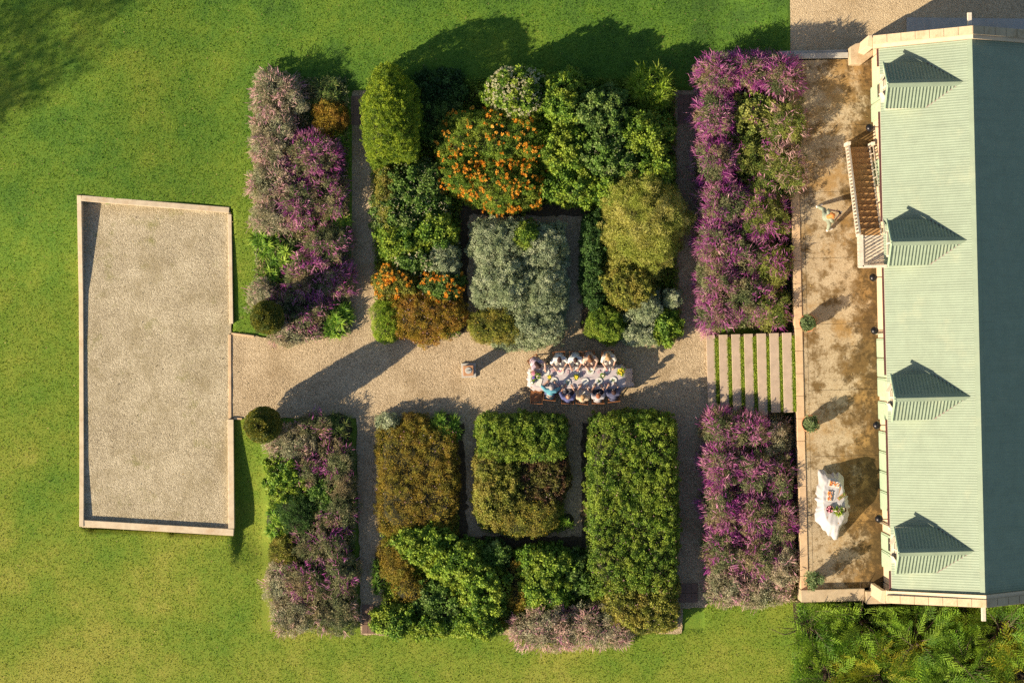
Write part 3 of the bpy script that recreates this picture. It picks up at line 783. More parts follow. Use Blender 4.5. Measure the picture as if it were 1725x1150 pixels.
def shrub(px, py, rx, ry, h, style, label, name='shrub', cat='shrub', p=2.4, k=3.2, mat=None, group=None, z0=0.0,
          fl=None, dens=1.0, scale=1.0, side=.42, rot=0.0, trunk=False, vn=None):
    """rx,ry in pixels; centre given where the crown shows in plan"""
    s = dict(ST[style]); x, y = P(px, py, z0+.6*h); q = S*(1-h*.7/HC); rx *= q; ry *= q; ph = rng.uniform(0, 6)
    root = empty(name, (x, y, z0)); tag(root, label, cat, group)
    lr = s['lr']*scale; V_ = s['vn'] if vn is None else vn
    per = math.pi*(rx+ry)*h*.7; area = math.pi*rx*ry*1.1+per
    n = max(8, int(area*s['ld']*dens*DENS/scale**2))
    C, N = surf(n, max(.05, rx-lr*.6), max(.05, ry-lr*.6), h-lr*.7, p, k, ph, side)
    # the crown is made of billowing clumps with hollows between them
    rb = s.get('rb', .30)*scale; kb = max(4, int(area/(math.pi*rb*rb)*1.25)); B, _n = surf(kb, rx, ry, h, p, k, ph, side)
    dd2 = np.linalg.norm(C[:, None, :]-B[None], axis=2); nb = dd2.argmin(1); dm = dd2[np.arange(n), nb]/rb
    swell = np.sqrt(np.maximum(0, 1-(dm/1.15)**2)); ba = s.get('ba', .17)
    C = C+N*((swell-.75)*ba*min(1, h)+rng.uniform(-.5, .35, kb)[nb]*ba*.9)[:, None]
    keepl = rng.uniform(0, 1, n) > np.clip((dm-.72)*1.6, 0, .8)*s.get('gap', 1.0)
    C, N, nb = C[keepl], N[keepl], nb[keepl]; n = len(C); tone = rng.uniform(-.25, .25, kb)[nb]
    C[:, 2] += rng.normal(0, V_*.35, n)*(C[:, 2]/h); C = C-N*lr*.2
    stray = rng.uniform(0, 1, n) < .16; C = C+N*(stray*rng.uniform(.04, .20, n)*min(1, h))[:, None]
    C[:, 2] = np.maximum(C[:, 2], .04)
    C += N*rng.normal(0, V_*.3, n)[:, None]
    m = int(s['ln']*DENS); n_l = n*m
    cc = np.repeat(C, m, 0); nn = np.repeat(N, m, 0); lump_r = np.repeat(lr*rng.uniform(.65, 1.25, n)*np.where(stray, .6, 1), m)
    d = nrm(randu(n_l)+nn*.75+np.array([0,0,.25]))
    pos = cc+d*(lump_r*rng.uniform(.55, 1.08, n_l))[:, None]
    D = nrm(d*s['sp']+randu(n_l)*.8); U = nrm(d+randu(n_l)*.35)
    rnd = np.clip(np.repeat(rng.uniform(0, 1, n)*.5+tone, m)+rng.uniform(0, .5, n_l), 0, 1)
    nf_ = int(area*(330 if style in ('broad', 'salvia') else 820)*DENS); Fp, Fn = surf(nf_, rx*.95, ry*.95, h*(.86 if k >= 5 else .80), p, k, ph, side); Fp = Fp+rng.normal(0, .035, Fp.shape); Fd = nrm(Fn+randu(len(Fp)))
    pos = np.concatenate([pos, Fp]); D = np.concatenate([D, nrm(Fd+randu(len(Fp))*.6)]); U = np.concatenate([U, nrm(Fn+randu(len(Fp))*.5)]); rnd = np.concatenate([rnd, rng.uniform(0, .75, len(Fp))])
    keep = pos[:, 2] > .01
    V, Q, rr = leaves(pos[keep], D[keep], U[keep], s['L']*rng.uniform(.7, 1.3, keep.sum()), s['W']*rng.uniform(.8, 1.2, keep.sum()), rnd[keep], .08)
    link('foliage', np_mesh('foliage', V, Q, rr), M[mat or s['mats']], root)
    core(root, rx, ry, h, p, k, ph, (.78 if k < 5 else .90) if style != 'willow' else .5)
    if trunk:
        mb = MB()
        for i in range(5):
            a = i*1.256+ph; mb.tube([(0,0,-.05), (.05*math.cos(a), .05*math.sin(a), h*.35), (rx*.5*math.cos(a), ry*.5*math.sin(a), h*.72)], [.05,.035,.012], 7)
        mb.build('trunk', M['bark'], root)
    if fl:
        kind, cnt = fl[0], int(fl[1]*area*DENS); fm = fl[2] if len(fl) > 2 else None
        zone = fl[3] if len(fl) > 3 else None
        F, FN = surf(cnt, rx*.98, ry*.98, h, p, k, ph+0.0, side*.9)
        if zone is not None:
            kk = zone(F[:, 0]/rx, F[:, 1]/ry); F, FN = F[kk], FN[kk]
        if kind == 'spike' and len(F):   # flowers crowd on some clumps and leave others leafy
            pb = np.clip(rng.normal(.62, .42, kb), 0, 1); j = np.linalg.norm(F[:, None, :]-B[None], axis=2).argmin(1)
            kk = rng.uniform(0, 1, len(F)) < pb[j]; F, FN = F[kk], FN[kk]
        cnt = len(F)
        if cnt:
            if kind == 'spike':   # long curved velvety spikes, in tufts that share a lean
                g = 7; F = np.repeat(F, g, 0)+rng.normal(0, .07, (cnt*g, 3)); FN = np.repeat(FN+rng.normal(0, .45, FN.shape), g, 0); c2 = cnt*g
                D = nrm(FN*.6+np.stack([F[:, 0]/rx, F[:, 1]/ry, np.zeros(c2)], -1)*.5+randu(c2)*.75+np.array([0,0,.2]))
                Ls = rng.uniform(.14, .27, c2); rnd = np.clip(np.repeat(rng.uniform(0, 1, cnt), g)*.5+rng.uniform(0, .5, c2), 0, 1)
                F[:, 2] = np.maximum(F[:, 2], .1)
                parts = [blades(F, D, nrm(randu(c2)+FN*.5), Ls, rng.uniform(.014, .026, c2), rnd, rng.uniform(-.1, .6, c2), 3)]
                parts.append(blades(F, D, nrm(np.cross(D, randu(c2))), Ls*.95, rng.uniform(.012, .022, c2), rnd, rng.uniform(0, .5, c2), 3))
                V, Q, rr = join(parts); fm = fm or 'salvia_spike'
            else:                 # round flower heads
                per_ = 22; rad = {'ball': .050, 'big': .058, 'small': .024}[kind]
                if kind == 'small': per_ = 7
                if kind == 'big': F = np.repeat(F, 3, 0)+rng.normal(0, .06, (cnt*3, 3)); FN = np.repeat(FN, 3, 0); cnt *= 3
                F = F+FN*.07; c2 = cnt*per_; cc = np.repeat(F, per_, 0); d = nrm(randu(c2)+np.array([0,0,.3]))
                rs = np.repeat(rad*rng.uniform(.5, 1.15, cnt), per_)
                V, Q, rr = leaves(cc+d*(rs*.25)[:, None], d, nrm(randu(c2)), rs, rs*.6, np.clip(np.repeat(rng.uniform(0, 1, cnt), per_)*.6+rng.uniform(0, .4, c2), 0, 1))
                fm = fm or 'orange_petal'
            link('flowers', np_mesh('flowers', V, Q, rr), M[fm], root)
    root.rotation_euler = (0, 0, rot)
    return root

def straps(px, py, rx, ry, h, label, mat='strap_leaf', n=None, L=.42, W=.034, name='strap_leaved_plant', cat='plant', up=.75, droop=.55, fl=None, z0=0, group=None, per=26):
    """clump of tufts of arching strap leaves"""
    x, y = P(px, py, z0+.5*h); root = empty(name, (x, y, z0)); tag(root, label, cat, group); q = S
    rx, ry = rx*q, ry*q; n = n or max(3, int(rx*ry*3.14*16)); t = rng.uniform(0, 6.28, n); u = np.sqrt(rng.uniform(0, 1, n))
    lx, ly = max(.02, rx-L*.45), max(.02, ry-L*.45)
    C = np.stack([u*np.cos(t)*lx, u*np.sin(t)*ly, rng.uniform(.25, .6, n)*h*(1.1-.5*u*u)], -1)
    c2 = n*per; cc = np.repeat(C, per, 0); a = rng.uniform(0, 6.28, c2); el = rng.uniform(.15, 1.3, c2)*up
    D = nrm(np.stack([np.cos(a)*np.cos(el), np.sin(a)*np.cos(el), np.sin(el)+.2], -1)); U = nrm(np.array([0,0,1.])+randu(c2)*.4)
    Ls = L*rng.uniform(.6, 1.15, c2)
    V, Q, rr = blades(cc, D, U, Ls, W*rng.uniform(.7, 1.2, c2), np.clip(np.repeat(rng.uniform(0, .5, n), per)+rng.uniform(0, .5, c2), 0, 1), droop*rng.uniform(.4, 1.3, c2), 4)
    V[:, 2] = np.maximum(V[:, 2], .02)
    link('foliage', np_mesh('foliage', V, Q, rr), M[mat], root)
    mb = MB(); mb.ball((0,0,.02), (lx*.95+.05, ly*.95+.05, h*.45), 14, 8); mb.build('rootstock', M['twigs'], root)
    return root

def conifer_sprays(px, py, R_, h, label, nf=60, mat='conifer_leaf', group=None, name='conifer', L=(.8, 1.55), rise=.5):
    """spreading conifer: feathery sprays radiating from a leaning stem"""
    x, y = P(px, py, .6*h); root = empty(name, (x, y, 0)); tag(root, label, 'conifer', group)
    # template spray along +x, in unit length: a spine with spaced, tufted side fingers
    Pt, D, Ls, Ws = [], [], [], []
    K = 8
    for i in range(K):
        t = .10+.86*i/K
        for s in (1, -1):
            ln = (.27*(1-t)**.7+.04)*random.uniform(.7, 1.15); a = s*R(48-16*t)+random.uniform(-.12, .12); dx, dy = math.cos(a), math.sin(a); t_ = t+(s > 0)*.04
            nj = 9
            for j in range(nj):
                tt = j/nj
                for s2 in (1, -1):
                    a2 = a+s2*R(20); Pt.append((t_+dx*ln*tt, dy*ln*tt, .03*t)); D.append((math.cos(a2), math.sin(a2), random.uniform(-.3, .5))); Ls.append(.042*(1-tt*.35)); Ws.append(.016)
    for i in range(16):
        for s2 in (1, -1): Pt.append((i/16, 0, .0)); D.append((math.cos(.5), s2*math.sin(.5), random.uniform(-.2, .5))); Ls.append(.045); Ws.append(.018)
    Pt, D, Ls, Ws = map(np.array, (Pt, D, Ls, Ws)); m = len(Pt)
    parts = []; lean = rng.uniform(0, 6.28)
    rad = R_*S; mb = MB(); mb.tube([(0,0,-.1), (.04,.02,h*.4), (0,0,h*.7)], [.09,.06,.02], 9)
    for f in range(nf):
        az = rng.uniform(0, 6.28); u = rng.uniform(0, 1)**.55; el = rise+rng.uniform(-.45, .45)
        rr0 = rad*u*.85; o = np.array([math.cos(az)*rr0, math.sin(az)*rr0, h*(1-.45*u*u)*rng.uniform(.35, .92)]); Lf = rng.uniform(*L)
        az += rng.normal(0, .75)
        X_ = np.array([math.cos(az)*math.cos(el), math.sin(az)*math.cos(el), math.sin(el)]); Y_ = nrm(np.cross([0,0,1.], X_)); Z_ = np.cross(X_, Y_)
        ro = rng.uniform(-.8, .8); Y2 = Y_*math.cos(ro)+Z_*math.sin(ro); Z2 = np.cross(X_, Y2); Mx = np.stack([X_, Y2, Z2], 0)
        pp = (Pt*Lf)@Mx+o; pp[:, 2] -= (Pt[:, 0]*Lf)**2*.22; dd = nrm(D@Mx); uu = nrm(np.broadcast_to(Z2, pp.shape)+randu(m)*.7)
        tone = rng.uniform(-.1, .5); parts.append(leaves(pp, dd, uu, Ls*Lf*1.1, Ws*Lf, np.clip(tone+.35*Pt[:, 0]+rng.uniform(0, .3, m), 0, 1)))
        if f % 5 == 0: mb.tube([(0,0,h*.3), tuple(o), tuple(o+X_*Lf*.6)], [.025,.015,.005], 6)
    V, Q, rr = join(parts); V[:, 2] = np.maximum(V[:, 2], .02)
    cw = V[Q].mean(1)+np.array([x, y, 0]); wx, wy = cw[:, 0]-HX, cw[:, 1]     # clipped back along the house, the terrace and the lawn
    ly = -wx*math.sin(TA)+wy*math.cos(TA); lx = wx*math.cos(TA)+wy*math.sin(TA); ok_ = (ly < np.where(lx > -.7, -9.72, -9.52)) & (lx > -3.0+(ly+9.5)*.10-rng.exponential(.07, len(cw)))
    Q, rr = Q[ok_], rr[ok_]
    link('foliage', np_mesh('foliage', V, Q, rr), M[mat], root); mb.build('trunk', M['bark'], root)
    return root

# ------------------------------------------------------------------ grass blades (stuff)
def grass(name, pts_px, n, hgt=.050, label=None, zf=lawn_z, mat='grass_blades'):
    x, y = pts_px[:, 0], pts_px[:, 1]; z = zf(x, y) if zf is lawn_z else np.full(len(x), zf)
    n = len(x); a = rng.uniform(0, 6.28, n); el = rng.uniform(.15, 1.1, n)
    D = np.stack([np.cos(a)*np.cos(el), np.sin(a)*np.cos(el), np.sin(el)], -1)
    V, Q, rr = leaves(np.stack([x, y, z-.005], -1), D, nrm(randu(n)+np.array([0,0,.6])), hgt*rng.uniform(.6, 1.5, n), hgt*.42*rng.uniform(.7, 1.2, n), rng.uniform(0, 1, n))
    o = link(name, np_mesh(name, V, Q, rr), M[mat]); tag(o, label, None, None, 'stuff'); return o
NG = 620000
gxr = rng.uniform(-22.5, 20.5, NG); gyr = rng.uniform(-15.5, 15.5, NG); gpx = gxr/S+862.5; gpy = 575-gyr/S
bad = ((gpx > 133) & (gpx < 390) & (gpy > 330+(gpx-133)*.08) & (gpy < 886+(gpx-133)*.058)) | ((gpx > 388) & (gpx < 1200) & (gpy > 562) & (gpy < 706)) \
    | ((gpx > 440) & (gpx < 1186) & (gpy > 150) & (gpy < 1060)) | (gpx > 1322+rng.normal(0, 3.5, NG)) & (gpy < 1004)
grass('grass', np.stack([gxr, gyr], -1)[~bad], 0, label='short mown lawn grass round the garden and the gravel court')
# grass growing in the joints of the garden steps
pts = []; zs = []
for i in range(7):
    n = 4200 if i in (0, 1, 2, 3) else 2600
    wd = (.66, .68, .70, .70, .78, .79, .74)[i]
    lx = sx0+i*sdx+sdx*(wd+(1.0-wd)*rng.uniform(0, 1, n)); ly = rng.uniform(-2.45, .25, n)
    if i < 4: k = rng.uniform(0, 1, n) < (.45+.55*(ly+2.5)/2.7); lx, ly = lx[k], ly[k]
    w = np.array([HL(a, b)[:2] for a, b in zip(lx, ly)]); pts.append(w); zs.append(np.full(len(w), (i+1)*TZ/7-.02))
pts = np.concatenate(pts); zs = np.concatenate(zs); n = len(pts)
a = rng.uniform(0, 6.28, n); el = rng.uniform(.1, .9, n); D = np.stack([np.cos(a)*np.cos(el), np.sin(a)*np.cos(el), np.sin(el)], -1)
V, Q, rr = leaves(np.column_stack([pts, zs]), D, nrm(randu(n)+np.array([0,0,.6])), .07*rng.uniform(.6, 1.5, n), .022, rng.uniform(0, 1, n))
tag(link('joint_grass', np_mesh('joint_grass', V, Q, rr), M['lime_leaf']), 'bright grass filling the joints between the garden step treads', None, None, 'stuff')

# ------------------------------------------------------------------ planting
SG = 'salvia bushes in the long beds'
PALE, PURP = 'salvia_spike_pale', 'salvia_spike'
def sal(px, py, rx, ry, h, dens, fm, label, mat='salvia_leaf', **kw):
    return shrub(px, py, rx, ry, h, 'salvia', label, 'salvia_bush', 'bush', mat=mat, group=SG, fl=('spike', dens, fm) + ((kw.pop('zone'),) if 'zone' in kw else ()), **kw)
# low leafy ground cover that closes the beds between the shrubs
for nm, poly, lab in (('a', [(432,135),(586,132),(590,565),(520,572),(430,560)], 'low leafy ground cover under the shrubs of the upper left bed'), ('b', [(618,135),(1136,132),(1138,300),(1144,555),(1125,570),(994,568),(994,345),(776,345),(774,565),(636,565)], 'low leafy ground cover under the shrubs of the upper middle bed'),
                ('c', [(804,382),(942,380),(948,568),(804,570)], 'low leafy ground cover under the silver shrubs'), ('d', [(1188,110),(1332,110),(1334,552),(1192,552)], 'low leafy ground cover in the upper terrace bed'), ('e', [(1194,698),(1338,698),(1338,1012),(1196,1012)], 'low leafy ground cover in the lower terrace bed'),
                ('f', [(450,716),(594,714),(600,1055),(460,1055)], 'low leafy ground cover under the shrubs of the lower left bed'), ('g', [(640,706),(768,706),(774,922),(994,922),(994,706),(1136,706),(1138,1060),(644,1060)], 'low leafy ground cover under the shrubs of the lower middle bed'),
                ('h', [(804,706),(946,706),(952,894),(812,894)], 'low leafy ground cover under the lower island hedges'),
                ('k', [(1345,1018),(1760,1022),(1760,1190),(1330,1190)], 'dark undergrowth between the feathery conifers south of the house')):
    A_ = np.array(poly, float); lo, hi = A_.min(0), A_.max(0); nn_ = int((hi-lo).prod()*S*S*620); q = rng.uniform(lo, hi, (nn_, 2)); ins = np.zeros(nn_, bool); jx = len(A_)-1
    for ix in range(len(A_)):
        (xa, ya), (xb, yb) = A_[ix], A_[jx]; cnd = ((ya > q[:, 1]) != (yb > q[:, 1])) & (q[:, 0] < (xb-xa)*(q[:, 1]-ya)/(yb-ya+1e-9)+xa); ins ^= cnd; jx = ix
    q = q[ins]; wx, wy = (q[:, 0]-862.5)*S, (575-q[:, 1])*S; bmp = .22+.16*np.sin(wx*5.1+1)*np.sin(wy*4.3)+.08*np.sin(wx*13)*np.sin(wy*11)
    kk = np.repeat(np.arange(len(q)), 2); nq = len(kk); d = nrm(randu(nq)+np.array([0,0,.8]))
    V, Q, rr = leaves(np.stack([wx[kk], wy[kk], (bmp[kk])*rng.uniform(.4, 1.0, nq)], -1)+randu(nq)*.05, nrm(d+randu(nq)*.7), d, .085*rng.uniform(.7, 1.3, nq), .05, rng.uniform(0, 1, nq))
    tag(link('ground_cover', np_mesh('ground_cover', V, Q, rr), M['hedge_deep' if nm == 'k' else 'hedge_leaf' if nm in 'bfgh' else 'salvia_leaf']), lab, None, None, 'stuff')
# upper left bed
sal(466, 162, 44, 42, 1.15, 16, PALE, 'pale pink salvia bush at the north end of the upper left bed', 'salvia_pale')
sal(462, 235, 40, 46, 1.15, 18, PALE, 'pale faded salvia bush on the lawn edge of the upper left bed', 'salvia_pale')
sal(466, 308, 44, 44, 1.1, 18, PALE, 'pale pink salvia bush below the purple one in the upper left bed', 'salvia_pale')
sal(462, 362, 42, 34, 1.05, 16, PALE, 'pale salvia bush just above the bright strap leaved clump', 'salvia_pale')
sal(528, 262, 46, 38, 1.25, 34, PURP, 'vivid purple salvia bush near the middle of the upper left bed')
sal(545, 325, 42, 42, 1.1, 16, PURP, 'green salvia bush with purple tips on the path side of the upper left bed')
sal(500, 340, 34, 40, 1.2, 30, PURP, 'purple salvia bush wedged between the pale bushes of the upper left bed')
sal(553, 415, 40, 38, 1.1, 18, PURP, 'pink tipped salvia bush by the path in the upper left bed')
sal(525, 468, 46, 42, 1.15, 22, PURP, 'purple salvia bush in the long shadow of the northern topiary')
sal(572, 470, 24, 36, 1.0, 26, PURP, 'dark violet salvia bush on the path edge in the topiary shadow')
sal(500, 520, 52, 36, 1.05, 20, PURP, 'shaded purple salvia bush right beside the northern topiary')
sal(492, 556, 46, 26, .8, 10, PALE, 'low pale salvia bush at the foot of the upper left bed by the gravel', 'salvia_pale')
sal(443, 498, 26, 26, .8, 9, PALE, 'small pale salvia bush above the northern topiary', 'salvia_pale')
straps(548, 160, 36, 34, .8, 'yellow green grassy clump at the north east corner of the upper left bed', 'strap_dark', L=.34, W=.022)
shrub(556, 200, 30, 34, .8, 'fine', 'brownish green twiggy shrub in the upper left bed beside the path', mat='gold_leaf')
straps(568, 232, 24, 28, .55, 'dark agapanthus clump beside the path near the north end of the upper left bed', 'strap_leaf')
straps(446, 405, 26, 34, .7, 'bright green strap leaved clump on the lawn edge of the upper left bed', 'strap_leaf', L=.46)
straps(480, 432, 34, 30, .7, 'green strap leaved clump with yellow tips inside the upper left bed', 'strap_leaf', W=.04)
straps(455, 462, 26, 30, .6, 'light green strap leaved clump on the lawn edge above the topiary', 'strap_leaf', L=.4)
straps(566, 376, 30, 24, .65, 'dark green agapanthus clump by the path halfway down the upper left bed', 'strap_leaf', W=.045)
straps(567, 537, 30, 38, .7, 'dense green agapanthus clump at the corner where the left path meets the gravel', 'strap_leaf', L=.40, W=.042, per=34)
# topiaries
def topiary(px, py, r, h, label):
    x, y = P(px, py, h*.8); root = empty('topiary', (x, y, 0)); tag(root, label, 'topiary', 'columnar topiaries beside the court')
    n = 900; rad = r*S; z = rng.uniform(.12, 1, n)**.8; t = rng.uniform(0, 6.28, n)
    prof = np.minimum(1, 1.05*np.sqrt(np.maximum(0, 1-((z-.42)/.60)**2)))*.9+.08
    C = np.stack([np.cos(t)*prof*rad, np.sin(t)*prof*rad, z*h], -1); N = nrm(np.stack([np.cos(t), np.sin(t), (z-.5)*1.6], -1))
    C = C-N*.06; m = 46; cc = np.repeat(C, m, 0); nn = np.repeat(N, m, 0); d = nrm(randu(n*m)+nn*.7); lr = np.repeat(rng.uniform(.05, .13, n), m)[:, None]
    V, Q, rr = leaves(cc+d*lr, nrm(d+randu(n*m)*.6), nrm(d+randu(n*m)*.3), .05, .03, np.clip(np.repeat(rng.uniform(0, 1, n), m)*.6+rng.uniform(0, .4, n*m), 0, 1))
    link('foliage', np_mesh('foliage', V, Q, rr), M['topiary_leaf'], root)
    mb = MB(); mb.lathe([(rad*k, z_*h) for k, z_ in ((.45,.1),(.7,.3),(.74,.5),(.55,.75),(.1,.93))], n=16); mb.build('branches', M['twigs'], root)
    mb = MB(); mb.tube([(0,0,-.1),(0,0,h*.3)], [.08,.06], 9); mb.build('trunk', M['bark'], root)
topiary(447, 534, 25, 2.7, 'dark clipped column topiary in the upper left bed, north of the wide gravel path')
topiary(438, 717, 27, 3.3, 'dark clipped column topiary casting a long shadow over the gravel, south of the wide path')

# middle upper bed
shrub(658, 196, 50, 84, 2.9, 'yew', 'tall dense yellow green conifer with a rounded crown beside the left path', 'rounded_conifer', 'conifer', p=2.6, k=2.4, trunk=True, scale=1.05)
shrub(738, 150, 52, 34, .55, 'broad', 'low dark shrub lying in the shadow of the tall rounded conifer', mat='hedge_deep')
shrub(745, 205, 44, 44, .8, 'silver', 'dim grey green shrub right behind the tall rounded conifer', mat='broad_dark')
shrub(870, 155, 50, 44, 2.1, 'broad', 'shrub covered in cream white flower heads at the north edge of the upper bed', 'flowering_shrub', fl=('ball', 48, 'cream_petal'), scale=.9)
shrub(948, 165, 42, 46, 2.0, 'broad', 'fresh green leafy shrub right of the cream flowered one', mat='broad_leaf')
shrub(1010, 190, 50, 48, 2.0, 'broad', 'large dark leaved shrub at the north edge left of the bamboo like clump', mat='broad_dark')
straps(1097, 148, 46, 44, 2.0, 'lime green bamboo like clump at the north east corner of the upper bed', 'lime_leaf', n=70, L=.46, W=.030, name='bamboo_clump', up=1.0, droop=.25, per=44)
shrub(1085, 222, 50, 44, 1.7, 'broad', 'bright green leafy shrub below the bamboo like clump')
shrub(1020, 255, 60, 44, 1.7, 'broad', 'dark green shrub with pale tips in the middle of the upper bed', mat='broad_dark', fl=('small', 14, 'cream_petal'))
shrub(950, 250, 44, 46, 1.6, 'broad', 'shaded green shrub between the orange flowers and the leafy shrubs', mat='broad_leaf')
shrub(1105, 285, 32, 38, 1.5, 'broad', 'bright leafy shrub at the right path north of the olive tree')
shrub(962, 312, 56, 34, 1.25, 'broad', 'low leafy shrub on the north side of the horseshoe path')
shrub(1030, 318, 30, 30, 1.3, 'broad', 'small fresh green shrub tucked beside the olive coloured tree', mat='broad_leaf')
OR = 'orange flowered bushes in the upper bed'
shrub(832, 232, 94, 54, 1.5, 'silver', 'large bush full of orange flower clusters, the northernmost orange one', 'flowering_bush', 'bush', p=2.9, k=4.5, mat='hedge_leaf', group=OR, fl=('big', 6.5), scale=1.1)
shrub(846, 308, 76, 50, 1.35, 'silver', 'bush dense with orange flowers at the top of the horseshoe path', 'flowering_bush', 'bush', mat='hedge_leaf', group=OR, fl=('big', 12))
shrub(772, 290, 38, 36, 1.4, 'silver', 'small bush with scattered orange flowers, westernmost of the northern orange ones', 'flowering_bush', 'bush', mat='broad_leaf', group=OR, fl=('big', 9))
shrub(700, 305, 62, 38, 1.2, 'broad', 'grey green leafy shrub at the foot of the tall rounded conifer', mat='broad_dark', fl=('small', 30, 'cream_petal'))
shrub(692, 352, 66, 40, 1.2, 'broad', 'green shrub dotted with small white flowers by the left path', mat='broad_dark', fl=('small', 46, 'cream_petal'))
shrub(655, 330, 24, 60, 1.1, 'hedge', 'narrow yellowish shrub along the edge of the left path', mat='hedge_mixed')
shrub(728, 392, 44, 34, 1.25, 'broad', 'bright yellow green leafy shrub west of the horseshoe path')
shrub(674, 405, 40, 34, 1.15, 'broad', 'fresh green shrub beside the left path above the small orange bush')
shrub(705, 440, 44, 22, 1.0, 'broad', 'shrub with round cream flower heads above the small orange bush', 'flowering_shrub', mat='broad_dark', fl=('ball', 22, 'cream_petal'))
shrub(748, 438, 28, 30, 1.1, 'silver', 'small blue green feathery shrub on the edge of the horseshoe path', mat='silver_leaf')
shrub(665, 475, 36, 26, 1.0, 'hedge', 'small bush with orange flowers at the left path, beside the gold brown bush', 'flowering_bush', 'bush', mat='hedge_mixed', group=OR, fl=('big', 11))
shrub(742, 482, 38, 26, 1.0, 'hedge', 'small bush with orange flowers beside the horseshoe path, above the gold brown one', 'flowering_bush', 'bush', mat='broad_dark', group=OR, fl=('big', 11))
shrub(716, 530, 68, 46, .95, 'fine', 'rounded gold brown bush at the south end of the upper bed by the gravel', 'bush', 'bush', mat='gold_leaf', fl=('small', 14, 'mixed_petal'))
shrub(650, 540, 26, 36, .8, 'fine', 'yellow green grassy bush at the corner of left path and gravel', 'bush', 'bush', mat='lime_leaf', scale=1.1)
# island bed inside the horseshoe
SV = 'silver grey shrubs in the horseshoe island'
for a in ((842, 412, 50, 46, 1.4, 'silver shrub at the north west corner of the horseshoe island'), (915, 420, 42, 44, 1.35, 'silver green shrub at the north east corner of the horseshoe island'),
          (850, 480, 54, 46, 1.45, 'silver grey shrub on the west side of the horseshoe island'), (918, 490, 40, 48, 1.4, 'silver grey shrub on the east side of the horseshoe island'),
          (905, 545, 48, 34, 1.15, 'silver shrub at the south east of the horseshoe island')):
    shrub(*a[:5], 'silver', a[5], group=SV, p=3.6)
shrub(885, 398, 26, 26, 1.5, 'hedge', 'small olive green bush poking up among the silver shrubs', mat='hedge_leaf')
shrub(838, 548, 48, 32, 1.0, 'fine', 'yellowish bush at the south west corner of the horseshoe island', 'bush', 'bush', mat='hedge_mixed', fl=('small', 12, 'yellow_petal'))
shrub(872, 575, 50, 15, .5, 'silver', 'low pale green ground cover spilling over the gravel from the horseshoe island', 'ground_plant', 'plant')
# right of the horseshoe
shrub(1070, 318, 56, 46, 2.0, 'willow', 'north half of the wispy olive coloured tree crown by the right path', 'wispy_tree', 'tree', trunk=True) if False else None
shrub(1085, 372, 72, 88, 2.1, 'willow', 'wispy olive coloured tree with a broad soft crown beside the right path', 'wispy_tree', 'tree', p=2.2, k=2.4, trunk=True, scale=1.05, vn=.3)
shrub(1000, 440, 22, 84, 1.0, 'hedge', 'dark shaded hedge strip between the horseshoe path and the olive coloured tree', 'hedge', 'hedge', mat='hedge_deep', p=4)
shrub(1060, 478, 48, 44, 1.5, 'hedge', 'green bush directly south of the olive coloured tree', mat='hedge_mixed')
shrub(1022, 548, 34, 30, 1.0, 'yew', 'soft pine green bush at the corner of the horseshoe path and the gravel', 'bush', 'bush', mat='hedge_leaf')
shrub(1086, 520, 32, 30, 1.15, 'silver', 'silver leaved bush with a dead branch, south of the olive coloured tree', 'bush', 'bush')
shrub(1078, 562, 34, 20, .9, 'silver', 'low silver bush at the gravel edge behind the dining table', 'bush', 'bush')
shrub(1120, 550, 26, 30, .95, 'broad', 'bright green bush at the corner of the right path and the gravel', 'bush', 'bush')
shrub(1132, 505, 16, 18, .9, 'silver', 'tiny silver green bush leaning over the right path', 'bush', 'bush')

# upper right salvia bed, beside the terrace
hole = lambda x, y: (x*x+y*y) > .25
for a in ((1212, 128, 38, 36, 1.9, 44, PURP, 'bright purple salvia at the north west corner of the terrace bed'), (1262, 122, 40, 34, 1.95, 46, PURP, 'bright purple salvia in the middle of the north edge of the terrace bed'),
          (1313, 130, 40, 38, 2.1, 40, PURP, 'bright purple salvia at the north east corner by the terrace wall'), (1205, 195, 34, 44, 1.8, 40, PURP, 'deep purple salvia on the path side of the upper terrace bed, second from the north'),
          (1322, 205, 38, 44, 2.2, 16, PALE, 'pink and green salvia overhanging the north part of the terrace'), (1206, 272, 36, 44, 1.8, 42, PURP, 'purple salvia on the path side opposite the olive coloured tree'),
          (1320, 288, 36, 46, 2.1, 22, PALE, 'pink fringed salvia overhanging the terrace beside the standing person'), (1222, 345, 46, 42, 1.8, 44, PURP, 'dense purple salvia in the middle of the upper terrace bed'),
          (1205, 400, 34, 44, 1.7, 40, PURP, 'mauve salvia bush along the right path south of the dense purple one'), (1285, 365, 46, 44, 1.95, 24, PURP, 'magenta salvia in the centre right of the upper terrace bed'),
          (1250, 425, 46, 44, 1.7, 18, PURP, 'purple salvia with green tips near the centre of the upper terrace bed'), (1208, 470, 34, 44, 1.6, 38, PURP, 'mauve salvia on the path edge, third from the garden steps'),
          (1300, 445, 34, 42, 1.6, 16, PURP, 'mostly green salvia next to the bare terrace wall'), (1258, 500, 46, 40, 1.5, 20, PURP, 'purple salvia two rows above the garden steps'),
          (1206, 525, 32, 34, 1.3, 44, PURP, 'bright violet salvia at the corner of the gravel and the garden steps'), (1300, 518, 32, 38, 1.4, 8, PURP, 'green salvia with few flowers above the garden steps')):
    sal(*a[:8], mat='salvia_green' if a[0] > 1280 and a[5] < 30 else 'salvia_leaf')
shrub(1272, 188, 44, 40, 1.8, 'broad', 'yellow green bush with few flowers inside the upper terrace bed', fl=('spike', 5, 'salvia_spike'), mat='salvia_green', name='bush', cat='bush', scale=.9)
